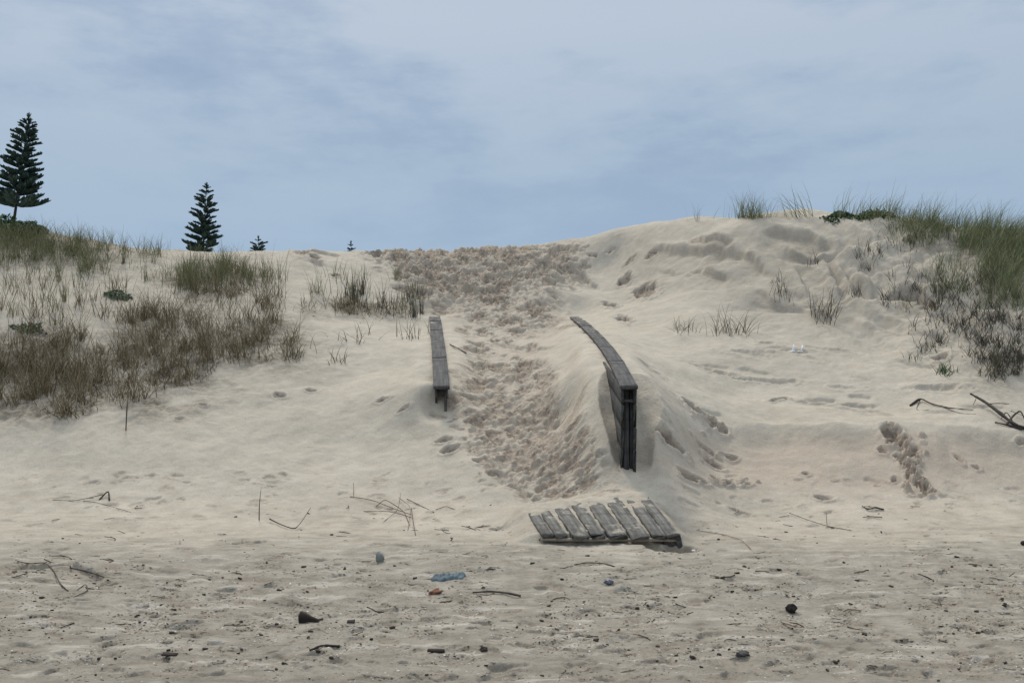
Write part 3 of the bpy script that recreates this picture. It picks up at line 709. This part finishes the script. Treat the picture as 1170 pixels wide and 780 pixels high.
pine('tall dark conical pine with a bare lower trunk above the shrub', 18, 30, 133, 238, 15, lambda u: np.interp(u, [0, .08, .25, .5, .75, .92, 1], [31, 28, 22, 17.5, 13, 7, 2.5]), 18, seed=3)
pine('medium dark pine with open tiers, its base hidden by the sand', 231, 52, 212, 300, 5, lambda u: np.interp(u, [0, .25, .5, .75, .92, 1], [23, 19.5, 15.5, 12, 7.5, 3]), 14, droop=-.05, seed=5, gaps=.14)
pine('tiny pine top peeking over the sand beside the medium pine', 294, 70, 271, 325, 1, lambda u: np.interp(u, [0, .5, .8, .92, 1], [18, 13, 9, 4, 1]), 8, seed=8)
pine('faintest pine tip, farthest right, barely above the skyline', 401, 85, 277, 330, 0, lambda u: np.interp(u, [0, .5, .9, 1], [16, 11, 4, 1]), 9, seed=9)

# ------------------------------------------------------------------ timber
def board(name, P0, P1, width, thick, mat, parent, org, nseg=6, jag=0.0, roll=0.0, wobble=.004, upv=None, bite=0.0, dust=0.0):
    """plank from P0 to P1 with worn edges; width across, thick upwards"""
    P0 = np.array(P0, float); P1 = np.array(P1, float); T = (P1 - P0); Ln = np.linalg.norm(T); T /= Ln
    up = np.array(upv if upv is not None else (0, 0, 1.0)); A_ = np.cross(T, up); A_ /= np.linalg.norm(A_); U = np.cross(A_, T)
    if roll: A_, U = A_ * math.cos(roll) + U * math.sin(roll), U * math.cos(roll) - A_ * math.sin(roll)
    nseg = max(nseg, int(Ln / .06)); prof = 8; bv = min(width, thick) * .16
    w, t = width / 2, thick / 2
    ring = np.array([(-w + bv, -t), (w - bv, -t), (w, -t + bv), (w, t - bv), (w - bv, t), (-w + bv, t), (-w, t - bv), (-w, -t + bv)])
    V = []
    for i in range(nseg + 1):
        s = i / nseg; c = P0 + T * Ln * s
        k = 1 + rng.normal(0, wobble * 3)
        for j, (a, b_) in enumerate(ring):
            e_ = rng.normal(0, jag) if i in (0, nseg) else 0
            bt = (rng.random() < .16) * bite * rng.random()
            V.append(c + A_ * (a * k - math.copysign(bt, a)) + U * (b_ + rng.normal(0, wobble * .6)) + T * e_)
    V = np.array(V); f = []
    for i in range(nseg):
        for j in range(prof):
            a = i * prof + j; b_ = i * prof + (j + 1) % prof
            f.append((a, b_, b_ + prof, a + prof))
    m0 = nseg * prof
    for b0, rv in ((0, 1), (m0, -1)):
        for q_ in ((0, 1, 2, 3), (0, 3, 4, 7), (4, 5, 6, 7)):
            f.append(tuple(b0 + z for z in (q_ if rv < 0 else q_[::-1])))
    # store in the plank's own frame so the grain runs along it
    Mx = np.stack([A_, T, U], 1)
    Vl = (V - P0) @ Mx
    me = raw_mesh(name, Vl, np.array(f), mat, {'dust': np.full(len(Vl), dust)})
    import mathutils
    o = add(name, me, parent)
    m4 = mathutils.Matrix(((*Mx[0], P0[0] - org[0]), (*Mx[1], P0[1] - org[1]), (*Mx[2], P0[2] - org[2]), (0, 0, 0, 1)))
    o.matrix_local = m4
    return o

def rail(label, pts, end_kind):
    P = np.array([W(*p) for p in pts]); org = np.array([P[0][0], P[0][1], float(H(P[0][0], P[0][1]))])
    e = tag(bpy.data.objects.new('boardwalk_rail', None), label, 'railing', 'half buried timber rails beside the sand path'); col.objects.link(e); e.location = org
    # smooth line, then cap boards end to end
    d = np.concatenate([[0], np.cumsum(np.linalg.norm(np.diff(P, axis=0), axis=1))])
    co = [np.polyfit(d, P[:, k], 3 if len(P) > 4 else 2) for k in range(3)]
    f = lambda s: np.array([np.polyval(co[k], s) for k in range(3)])
    Ltot = d[-1]; s = 0.0; ln = [1.5, 1.2, .9, .9, .8, .8, .8, .8, .8, .8]
    k = 0
    while s < Ltot - .05:
        s1 = min(s + ln[min(k, 9)], Ltot)
        a, b_ = f(s + .004), f(s1 - .004)
        lift = rng.normal(0, .003)
        board('cap_board', a + [0, 0, lift], b_ + [0, 0, lift], .182 if end_kind == 'R' else .20, .040, M_cap, e, org, dust=-.07 + .16 * (s / Ltot) ** .8 if k else -.11)
        s = s1; k += 1
    T = f(.6) - f(0); T[2] = 0; T /= np.linalg.norm(T); Nn = np.array([T[1], -T[0], 0])
    def skin(side, z0, z1, s0, s1_, off=.064, slant=0):
        a = f(s0) + Nn * side * off; b_ = f(s1_) + Nn * side * off
        zc = -(z0 + z1) / 2 - .022
        board('side_board', a + [0, slant, zc], b_ + [0, 0, zc], .03, z1 - z0, M_side, e, org, jag=.012, wobble=.003)
    return e, f, Ltot, skin, T, Nn, org

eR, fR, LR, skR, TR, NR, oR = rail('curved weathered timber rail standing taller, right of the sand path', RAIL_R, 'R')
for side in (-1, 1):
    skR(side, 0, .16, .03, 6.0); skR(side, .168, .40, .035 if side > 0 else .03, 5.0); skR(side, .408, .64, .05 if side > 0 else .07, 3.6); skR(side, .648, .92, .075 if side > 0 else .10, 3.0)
for (s, off, hgt, w) in ((.13, -.018, .95, .055), (.16, .036, .90, .04), (1.9, 0, .9, .09), (3.8, 0, .9, .09)):
    p = fR(s) + NR * off - [0, 0, .024]
    board('post', p, p - [0, 0, hgt], w, .06, M_side, eR, oR, upv=TR, jag=.01)
p = fR(.07) - [0, 0, .15]
board('cross_brace', p - NR * .052, p + NR * .052, .035, .03, M_cap, eR, oR, jag=.003)

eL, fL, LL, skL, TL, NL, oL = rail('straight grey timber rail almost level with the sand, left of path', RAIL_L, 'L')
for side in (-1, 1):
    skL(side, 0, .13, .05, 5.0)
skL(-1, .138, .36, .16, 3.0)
p = fL(.10) + NL * .055 - [0, 0, .024]
board('post', p, p - [0, 0, .62], .035, .05, M_side, eL, oL, upv=TL, jag=.01)
p = fL(.12) - [0, 0, .09]
board('cross_brace', p - NL * .055, p + NL * .055, .05, .10, M_side, eL, oL, jag=.003)

# ------------------------------------------------------------------ deck panel lying on the beach
near = [(619, 613), (775, 617)]; far = [(598, 582), (745, 566)]
g0 = float(H(dn0[0], dn0[1]))
org = np.array([(dn0[0] + dn1[0]) / 2, 8.3, float(H(.8, 8.3))])
eD = tag(bpy.data.objects.new('plank_boardwalk', None), 'broken weathered section of plank boardwalk lying on the beach', 'boardwalk section'); col.objects.link(eD); eD.location = org
def dk(u, v): return (dn0 * (1 - u) + dn1 * u) * (1 - v) + (df0 * (1 - u) + df1 * u) * v
ranges = [(0, .19, .97), (.222, .335, .98), (.365, .455, 1.0), (.487, .61, 1.02), (.642, .765, 1.04), (.795, 1.0, 1.08)]
Wn = np.linalg.norm(dn1 - dn0)
for i, (u0, u1, v1) in enumerate(ranges):
    uc = (u0 + u1) / 2
    if i == 0 or i == 5:
        h = (u1 - u0) / 2
        for (c_, w_) in ((u0 + h * .5, h - .006), (u0 + h * 1.5, h - .006)):
            board('plank', dk(c_, -.005 - .01 * rng.random()), dk(c_, v1 + .03 * rng.random()), w_ * Wn, .035, M_deck, eD, org, jag=.012, wobble=.003, bite=.004, dust=.02)
    else:
        board('plank', dk(uc, -.01 * rng.random()), dk(uc, v1 + .03 * rng.random()), (u1 - u0 + .012) * Wn, .035, M_deck, eD, org, jag=.02, wobble=.004, bite=.007, dust=.05)
board('front_bearer', dk(-.0, .012) - [0, 0, .034], dk(.99, .012) - [0, 0, .034], .03, .026, M_pale, eD, org, jag=.01, wobble=.004, bite=.006, dust=-.3)
for v, w_ in ((.085, .09), (.5, .09), (.93, .08)):
    a = dk(-.0, v) - [0, 0, .062]; b_ = dk(1.0, v) - [0, 0, .062]
    board('bearer', a, b_, w_, .085 if v > .1 else .05, M_deck, eD, org, jag=.01, wobble=.004, bite=.012, dust=-.3)
a = dk(.985, .02) - [0, 0, .03]
board('broken_stub', a, a + [.03, -.02, -.16], .05, .06, M_side, eD, org, upv=(0, 1, 0), jag=.02, bite=.01)
a = dk(.90, .03) - [0, 0, .05]
board('broken_stub', a, a + [.12, -.02, -.05], .05, .05, M_side, eD, org, jag=.02, bite=.01)

# ------------------------------------------------------------------ driftwood and beach finds
def stick_mesh(name, pts, r0, r1, mat, sides=6, knob=.12):
    P = np.array(pts, float); d = np.linspace(0, 1, len(P)); t = np.linspace(0, 1, max(8, len(P) * 4))
    Q = np.stack([np.interp(t, d, P[:, k]) for k in range(3)], 1); 
    for _ in range(2): Q[1:-1] = (Q[:-2] + Q[2:] + 2 * Q[1:-1]) / 4
    R = (r0 + (r1 - r0) * t) * (1 + rng.normal(0, knob, len(t)))
    V, Fq, Sh = tube_arr(Q, R, sides)
    return V, Fq, Sh
def on(px, py, dz=0.0):
    p = hp(px, py, H); p[2] = float(H(p[0], p[1])) + dz; return p
def stick(name, label, branches, mat, cat='stick', group=None, parts=None):
    """branches: list of (list of (px,py,lift), r0, r1)"""
    first = on(*branches[0][0][0][:2])
    ms = [stick_mesh(name, [on(a, b, c) for (a, b, c) in br], r0 * (.85 if r0 > .012 else .68), r1 * (.85 if r1 > .012 else .68), mat) for (br, r0, r1) in branches]
    V, Fq, Sh = join(ms)
    return tag(add(name, raw_mesh(name, V - first, Fq, mat, {'shade': Sh, 'dust': Sh * 0}, True), None, first), label, cat, group)
stick('driftwood_branch', 'dark forked driftwood branch at foot of the right dune', [
    ([(1109, 459, .10), (1125, 467, .09), (1142, 478, .07), (1160, 489, .03), (1180, 493, .02)], .014, .028), ([(1128, 469, .08), (1140, 468, .08), (1153, 466, .05)], .01, .006),
    ([(1150, 487, .02), (1158, 481, .07), (1166, 477, .09), (1172, 484, .03)], .016, .01), ([(1137, 483, .01), (1150, 487, .02), (1168, 492, .02)], .012, .016), ([(1115, 464, .09), (1112, 467, .05)], .007, .004),
    ([(1160, 488, .02), (1150, 478, .09), (1144, 482, .04)], .01, .006), ([(1155, 474, .05), (1172, 478, .02)], .007, .004)], M_drift, 'driftwood')
stick('driftwood_branch', 'flat brown driftwood root on sand left of the forked branch', [
    ([(1040, 464, .01), (1052, 458, .04), (1063, 463, .02), (1085, 467, .01), (1112, 469, .01)], .018, .006), ([(1052, 458, .03), (1046, 469, .0), (1062, 468, .0)], .008, .004), ([(1075, 465, .02), (1095, 472, .0), (1115, 473, .0)], .007, .004)], M_drift, 'driftwood')
stick('driftwood_stick', 'dark twig in a V shape beside the tall curved stem', [([(308, 596, .03), (320, 601, .02), (337, 606, .01), (345, 601, .05), (355, 591, .10)], .009, .004)], M_chip)
stick('driftwood_stick', 'thin bent twig with a dark triangular knot at left', [([(60, 571, .0), (85, 573, .01), (100, 571, .02), (118, 568, .03)], .004, .006), ([(113, 571, .0), (124, 565, .05), (125, 572, .01)], .011, .012), ([(95, 573, .01), (112, 575, .01), (150, 585, .0)], .005, .003)], M_drift)
stick('driftwood_stick', 'straight brown stick lying beside the reddish bark piece', [([(540, 678, .01), (560, 678, .018), (580, 680, .018), (595, 682, .01)], .008, .012)], M_drift)
stick('driftwood_stick', 'pale curved stick in front of the boardwalk panel', [([(656, 645, .0), (670, 644, .012), (690, 645, .012), (703, 647, .0)], .007, .006)], M_drift)
stick('driftwood_stick', 'short pale stick poking from hollow below the black lump', [([(893, 712, .01), (900, 716, .02), (909, 721, .03)], .009, .012)], M_pale)
stick('driftwood_stick', 'long thin straight twig on the sand right of the panel', [([(902, 588, .02), (920, 595, .02), (945, 602, .01), (974, 606, .0)], .005, .004), ([(945, 602, .01), (944, 592, .06)], .004, .003)], M_drift)
stick('driftwood_stick', 'dark hooked twig near the foot of the slump', [([(985, 580, .02), (992, 584, .02), (1000, 583, .03), (1010, 583, .01)], .007, .012)], M_chip)
stick('driftwood_stick', 'pale arched stick lying right of the broken panel', [([(795, 605, .0), (830, 612, .01), (850, 620, .02), (862, 632, .0)], .005, .008)], M_pale)
stick('driftwood_stick', 'long dark flat stick near the wedge of wood', [([(354, 744, .005), (368, 739, .012), (388, 739, .005)], .007, .011)], M_chip)
stick('driftwood_stick', 'thin diagonal stick on path side of the left rail', [([(514, 394, .01), (523, 400, .03), (533, 405, .02)], .010, .012)], M_drift)
stick('driftwood_stick', 'tangled brown twigs piled on the sand left of panel', [
    ([(400, 567, .0), (425, 574, .03), (450, 583, .02), (470, 590, .02)], .006, .005), ([(430, 580, .02), (440, 576, .06), (462, 586, .02), (468, 600, .0)], .006, .005), ([(404, 557, .05), (404, 567, .0)], .004, .003),
    ([(415, 584, .0), (445, 587, .03), (470, 592, .01)], .005, .005), ([(438, 596, .0), (455, 586, .03), (458, 571, .08)], .005, .003), ([(465, 572, .02), (480, 578, .01), (496, 585, .0)], .006, .004), ([(470, 586, .05), (472, 598, .02), (475, 612, .0)], .007, .004),
    ([(498, 583, .01), (510, 580, .02), (520, 582, .0)], .006, .004), ([(455, 570, .02), (470, 583, .04), (466, 606, .0)], .004, .003)], M_twig, 'twigs')
stick('driftwood_stick', 'curved dark seaweed strand along the low sand berm', [([(18, 640, .0), (34, 646, .01), (52, 644, .01), (62, 653, .01), (68, 668, .01), (78, 675, .0)], .006, .006), ([(80, 650, .01), (100, 654, .012), (118, 660, .01), (126, 664, .0)], .009, .006), ([(88, 674, .0), (98, 668, .01), (101, 676, .01), (84, 682, .0)], .005, .004)], M_drift, 'seaweed')

def lump(name, label, px, py, size, mat, cat, seed=0, sub=2, lift=.3, amp=.25, rot=0, group=None, flat=False):
    import bmesh
    bm = bmesh.new(); bmesh.ops.create_icosphere(bm, subdivisions=sub, radius=1)
    r = np.random.default_rng(seed); o_ = r.uniform(0, 50)
    V = np.array([v.co[:] for v in bm.verts])
    nn = fbm(V[:, 0] * 1.3 + o_ + V[:, 2], V[:, 1] * 1.3 + V[:, 2] * .7, 3, seed)
    for v, k in zip(bm.verts, nn):
        c_ = v.co * (1 + amp * float(k)); q_ = 3.0
        v.co = (c_.x * size[0], c_.y * size[1], c_.z * size[2])
    for f_ in bm.faces: f_.smooth = not flat
    me = bpy.data.meshes.new(name); bm.to_mesh(me); bm.free(); me.materials.append(mat)
    p = on(px, py); o = add(name, me, None, (p[0], p[1], p[2] + size[2] * lift)); o.rotation_euler = (r.normal(0, .12), r.normal(0, .12), rot)
    return tag(o, label, cat, group)
lump('stone', 'round black lump half sunk in the lower right beach', 904, 699, (.032, .028, .032), M_black, 'lump', 4, 3, .7, .35)
lump('stone', 'grey brown pointed pebble near the bottom edge, right of centre', 848, 748, (.036, .025, .016), M_stone, 'stone', 5, 3, .5, .3, .3)
lump('bark_piece', 'flaky reddish bark piece left of the brown stick', 497, 678, (.045, .03, .018), M_rust, 'bark', 6, 3, .4, .6)
lump('bark_piece', 'dark brown lump of wood at the bottom centre', 553, 743, (.025, .02, .015), M_chip, 'wood lump', 7, 2, .6, .5, flat=True)
lump('plastic_scrap', 'small faded blue scrap in front of the panel', 695, 666, (.03, .02, .018), M_purple, 'plastic scrap', 8, 3, .5, .5)
lump('plastic_scrap', 'faded grey green crumpled scrap left of the blue sheet', 434, 641, (.03, .02, .045), M_teal, 'plastic scrap', 9, 3, .5, .5, .2)
lump('stone', 'small black lump at right edge of the beach', 1170, 622, (.028, .025, .022), M_black, 'lump', 10, 3, .5, .3)
lump('white_pebble', 'bright white pebble just right of the panel stub', 793, 630, (.022, .014, .011), M_shell, 'pebble', 11, 2, .6, .3)

# dark wedge of wood
def slab(name, label, px, py, L, Wd, Th, mat, cat, rz, tilt, pts=None, lift=.5):
    p = on(px, py)
    outl = np.array(pts or [(-.5, -.5), (.1, -.42), (.5, -.5), (.46, .2), (.5, .5), (-.2, .44), (-.5, .5), (-.44, 0)])
    V = []
    for z in (-.5, .5):
        for (a, b_) in outl: V.append((a * L * (1 + rng.normal(0, .03)), b_ * Wd * (1 + rng.normal(0, .05)), z * Th * (1 + rng.normal(0, .1))))
    k = len(outl); V.append((0, 0, -.5 * Th)); V.append((0, 0, .55 * Th)); f = []
    for j in range(k): f.append((j, (j + 1) % k, k + (j + 1) % k, k + j))
    for j in range(0, k, 2):
        f.append((2 * k, (j + 2) % k, (j + 1) % k, j)); f.append((2 * k + 1, k + j, k + (j + 1) % k, k + (j + 2) % k))
    V = np.array(V)
    o = add(name, raw_mesh(name, V, np.array(f), mat, {'dust': np.zeros(len(V))}), None, (p[0], p[1], p[2] + lift * Th)); o.rotation_euler = (tilt[0], tilt[1], rz)
    return tag(o, label, cat)
slab('wood_wedge', 'dark brown wedge of wood standing out at lower left', 353, 710, .125, .085, .03, M_chip, 'wood block', -.12, (math.pi / 2 - .15, 0), [(-.5, -.35), (0, -.4), (.5, -.35), (.52, -.12), (.1, .12), (-.22, .34), (-.42, .48), (-.5, .1)], .8)
slab('wood_block', 'short squared brown wood block at bottom centre left', 498, 744, .095, .028, .012, M_chip, 'wood block', .05, (0, .05))
slab('wood_block', 'small grooved brown block left of the wood lump', 401, 711, .045, .03, .014, M_drift, 'wood block', .1, (.1, .05))
slab('wood_block', 'flat dark flake lying among chips at bottom left', 194, 748, .08, .035, .009, M_chip, 'wood block', .1, (.05, .1))

# blue crumpled sheet
def sheet(name, label, px, py, L, Wd, hgt, mat, cat, rz=0.0):
    nx, ny = 36, 16; p = on(px, py)
    U, Vv = np.meshgrid(np.linspace(-1, 1, nx), np.linspace(-1, 1, ny), indexing='ij')
    X = U * L / 2 * (1 + .1 * pnoise(Vv * 2 + 3, U, 71)); Y = Vv * Wd / 2 * (1 + .35 * pnoise(U * 2.3, Vv * 0 + 4.2, 72)) + .03 * np.sin(U * 2.5)
    Z = hgt * (.35 + np.abs(fbm(U * 2.2, Vv * 1.6, 4, 73))) * (1 - Vv ** 4) * (1 - U ** 6)
    c, s = math.cos(rz), math.sin(rz); X, Y = X * c - Y * s, X * s + Y * c
    Z = Z + H(X + p[0], Y + p[1]) - p[2] + .003 - .015 * (U ** 6 + Vv ** 6 > .8)
    idx_ = np.arange(nx * ny).reshape(nx, ny)
    q_ = np.stack([idx_[:-1, :-1], idx_[1:, :-1], idx_[1:, 1:], idx_[:-1, 1:]], -1).reshape(-1, 4)
    return tag(add(name, raw_mesh(name, np.stack([X, Y, Z], -1).reshape(-1, 3), q_, mat, None, True), None, p), label, cat)
sheet('blue_cloth', 'crumpled blue grey cloth half buried in the beach', 512, 660, .24, .15, .04, M_blue, 'cloth', -.15)

# white scrap: two little upright bent strips on the slope
p = on(910, 401)
e = tag(bpy.data.objects.new('plastic_scrap', None), 'pair of white plastic strips sticking out of the slope', 'plastic scrap'); col.objects.link(e); e.location = p
for dx, h in ((-.065, .13), (.06, .12)):
    q0 = p + [dx, 0, -.03]
    board('upright_strip', q0, q0 + [.045, .02, h], .028, .02, M_white, e, p, upv=(0, 1, 0), nseg=3)
    board('foot_strip', q0 + [-.05, 0, .03], q0 + [.04, .0, .035], .05, .02, M_white, e, p, nseg=3)

# ---- many small individuals
def chip_mesh(name, mat, L, seed):
    r = np.random.default_rng(seed); outl = []
    k = 6
    for j in range(k):
        a = j * 2 * math.pi / k + r.normal(0, .2); outl.append((math.cos(a) * L * r.uniform(.7, 1.1), math.sin(a) * L * .5 * r.uniform(.7, 1.1)))
    th = L * r.uniform(.2, .45); V = [(a, b_, -th) for a, b_ in outl] + [(a * .85, b_ * .85, th * r.uniform(.5, 1.2)) for a, b_ in outl] + [(0, 0, -th), (0, 0, th)]
    f = [(j, (j + 1) % k, k + (j + 1) % k, k + j) for j in range(k)] + [(2 * k, (j + 2) % k, j + 1, j) for j in (0, 2, 4)] + [(2 * k + 1, k + j, k + j + 1, k + (j + 2) % k) for j in (0, 2, 4)]
    return raw_mesh(name, np.array(V), np.array(f), mat, {'dust': np.zeros(len(V))})
def twig_mesh(name, mat, seed):
    r = np.random.default_rng(seed); k = 7; t = np.linspace(-.5, .5, k); L = .14
    P = np.stack([t * L, np.cumsum(r.normal(0, .006, k)) + .03 * t ** 2 * r.normal(0, 4), .004 * np.sin(t * 3 + 1.5) + .0015], 1)
    V, Fq, Sh = tube_arr(P, np.linspace(.0045, .003, k), 5)
    if seed % 3 == 0:
        P2 = P[3] + np.stack([t + .5, (t + .5) * .8, (t + .5) * .3], 1)[:5] * .05; v2 = tube_arr(P2, np.linspace(.003, .0018, 5), 5); V, Fq, Sh = join([(V, Fq, Sh), v2])
    return raw_mesh(name, V, Fq, mat, {'dust': Sh * 0}, True)
chips = [chip_mesh('driftwood_chip', M_chip, .016, s) for s in range(8)] + [chip_mesh('driftwood_chip', M_drift, .016, s + 20) for s in range(4)]
twigs = [twig_mesh('driftwood_twig', M_drift, s) for s in range(8)] + [twig_mesh('driftwood_twig', M_chip, s + 10) for s in range(4)]
twigs2 = [twig_mesh('driftwood_twig', M_twig, s + 30) for s in range(10)]
shells = [chip_mesh('shell_fragment', M_shell, .010, s + 50) for s in range(6)]
def beach_pts(m, lo=585, hi=778, peak=700, sp=55):
    PX, PY = [], []
    while len(PX) < m:
        px = rng.uniform(-20, 1190); py = rng.normal(peak, sp)
        if lo < py < hi and not (590 < px < 790 and 560 < py < 628):
            d_ = float(fbm(np.array([px / 70.0]), np.array([py / 22.0]), 2, 81)[0])
            if rng.random() < .5 + d_: PX.append(px); PY.append(py)
    o, ok = hit(np.array(PX), np.array(PY), H, 3.5, 13, 700); o = o[ok]; o[:, 2] = H(o[:, 0], o[:, 1]); return o
def many(name, meshes, m, label, cat, group, smin, smax, dz, **k):
    for p in beach_pts(m, **k):
        o = add(name, meshes[rng.integers(len(meshes))], None, (p[0], p[1], p[2] + dz)); s_ = rng.uniform(0, 1) ** 2.2 * (smax - smin) + smin
        s_ *= (p[1] / 6) ** .6
        o.scale = (s_, s_, s_ * .9); o.rotation_euler = (rng.normal(0, .15), rng.normal(0, .15), rng.normal(0, .55) + (math.pi if rng.random() < .5 else 0)); tag(o, label, cat, group)
many('driftwood_chip', chips, 260, 'small dark chip of driftwood lying on the beach sand', 'wood chip', 'dark wood chips scattered on the beach', .5, 1.5, .004)
many('driftwood_twig', twigs + twigs2, 240, 'thin brown twig lying on the beach sand', 'twig', 'brown twigs scattered on the beach', .3, 1.1, .0, lo=565, peak=655)
many('shell_fragment', shells, 90, 'tiny pale shell fragment on the beach sand', 'shell', 'pale shell bits scattered on the beach', .5, 1.2, .002)

# fine debris nobody could count
def crumbs(m, mat, smin, smax, label, peak=705, sp=45):
    o = beach_pts(m, 575, 779, peak, sp); k = len(o)
    base = np.array([(-1, -.5, -.3), (1, -.4, -.3), (.8, .5, -.3), (-.9, .45, -.3), (-.6, -.3, .35), (.7, -.25, .3), (.5, .3, .35), (-.55, .3, .3)])
    fq = np.array([(0, 1, 5, 4), (1, 2, 6, 5), (2, 3, 7, 6), (3, 0, 4, 7), (4, 5, 6, 7), (3, 2, 1, 0)])
    s_ = (rng.random(k) ** 2 * (smax - smin) + smin) * (o[:, 1] / 6) ** .7; a = rng.normal(0, .45, k)
    B = base[None] * s_[:, None, None] * rng.uniform(.6, 1.4, (k, 1, 3)) * [1.5, .8, .8] + rng.normal(0, .15, (k, 8, 3)) * s_[:, None, None]
    X = B[..., 0] * np.cos(a)[:, None] - B[..., 1] * np.sin(a)[:, None]; Y = B[..., 0] * np.sin(a)[:, None] + B[..., 1] * np.cos(a)[:, None]
    V = np.stack([X, Y, B[..., 2]], -1) + o[:, None, :]
    Fq = (fq[None] + (np.arange(k) * 8)[:, None, None]).reshape(-1, 4)
    tag(add('beach_litter', raw_mesh('beach_litter', V.reshape(-1, 3), Fq, mat, {'dust': np.zeros(k * 8)})), label, None, None, 'stuff')
crumbs(9000, M_crumb, .003, .010, 'fine brown plant crumbs strewn over the beach sand')
crumbs(2200, M_shell, .002, .006, 'fine pale shell grit strewn over the beach sand', 730, 40)

# ------------------------------------------------------------------ world, sun, camera
SUN_EL, SUN_AZ = math.radians(50), math.radians(-22)      # azimuth from +Y (inland), towards the left
world = bpy.data.worlds.new('World'); scene.world = world; world.use_nodes = True
N = world.node_tree.nodes; L = world.node_tree.links
bg = N['Background']; bg.inputs['Strength'].default_value = .1
sky = N.new('ShaderNodeTexSky'); sky.sky_type = 'NISHITA'; sky.sun_disc = False; sky.sun_elevation = SUN_EL; sky.sun_rotation = SUN_AZ
tcw = N.new('ShaderNodeTexCoord').outputs['Generated']
mp = N.new('ShaderNodeMapping'); mp.inputs['Scale'].default_value = (1.2, 1.2, 3.6); mp.inputs['Location'].default_value = (.35, .1, .2); mp.inputs['Rotation'].default_value = (0, .12, 0); L.new(tcw, mp.inputs[0])
n1 = noise(N, L, mp.outputs[0], 2.0, 6, .52); n2 = noise(N, L, mp.outputs[0], 4.6, 7, .62)
sepw = N.new('ShaderNodeSeparateXYZ'); L.new(tcw, sepw.inputs[0]); zc = sepw.outputs['Z']
base = ramp(N, L, zc, [(0, (.30, .405, .54)), (.12, (.305, .41, .54)), (.22, (.355, .445, .55)), (.36, (.44, .51, .60))])
cl = ramp(N, L, math_(N, L, 'MULTIPLY_ADD', n2, .38, math_(N, L, 'MULTIPLY', n1, .68)), [(.44, (.68, .75, .85)), (.49, (.77, .83, .90)), (.53, (.90, .93, .96)), (.58, (1.0, 1.0, 1.0))])
amt = ramp(N, L, zc, [(.1, (.25, .25, .25)), (.3, (1, 1, 1))])
cl = mix(N, L, (1.0, 1.0, 1.0), cl, amt)
c = mix(N, L, base, cl, 1.0, 'MULTIPLY')
zen = ramp(N, L, zc, [(.40, (1, 1, 1)), (.95, (2.3, 2.15, 2.0))])
sc = N.new('ShaderNodeVectorMath'); sc.operation = 'SCALE'; sc.inputs['Scale'].default_value = 11.3; L.new(mix(N, L, c, zen, 1.0, 'MULTIPLY'), sc.inputs[0])
# ramps clamp above 1, so the zenith gain is a separate scale
zg = N.new('ShaderNodeMapRange'); zg.inputs['From Min'].default_value = .42; zg.inputs['From Max'].default_value = .95; zg.inputs['To Min'].default_value = 1; zg.inputs['To Max'].default_value = 1.5; L.new(zc, zg.inputs['Value'])
sc2 = N.new('ShaderNodeVectorMath'); sc2.operation = 'SCALE'; L.new(sc.outputs[0], sc2.inputs[0]); L.new(zg.outputs[0], sc2.inputs['Scale'])
L.new(mix(N, L, sky.outputs[0], sc2.outputs[0], .9), bg.inputs['Color'])

sd = bpy.data.lights.new('sun', 'SUN'); sd.energy = 2.5; sd.angle = math.radians(11); sd.color = (1, .93, .82)
so = bpy.data.objects.new('sun', sd); col.objects.link(so)
import mathutils
d = mathutils.Vector((math.sin(SUN_AZ) * math.cos(SUN_EL), math.cos(SUN_AZ) * math.cos(SUN_EL), math.sin(SUN_EL)))
so.rotation_euler = (-d).to_track_quat('-Z', 'Y').to_euler()

cd = bpy.data.cameras.new('camera'); cd.sensor_width = 36; cd.lens = 36 * F / 1170; cd.shift_y = (HY - 390) / 1170; cd.clip_end = 6000; cd.clip_start = .1
cam = bpy.data.objects.new('camera', cd); col.objects.link(cam); cam.location = (0, 0, EYE); cam.rotation_euler = (math.pi / 2, 0, 0); scene.camera = cam
scene.view_settings.view_transform = 'Standard'; scene.view_settings.look = 'None'; scene.view_settings.exposure = 0
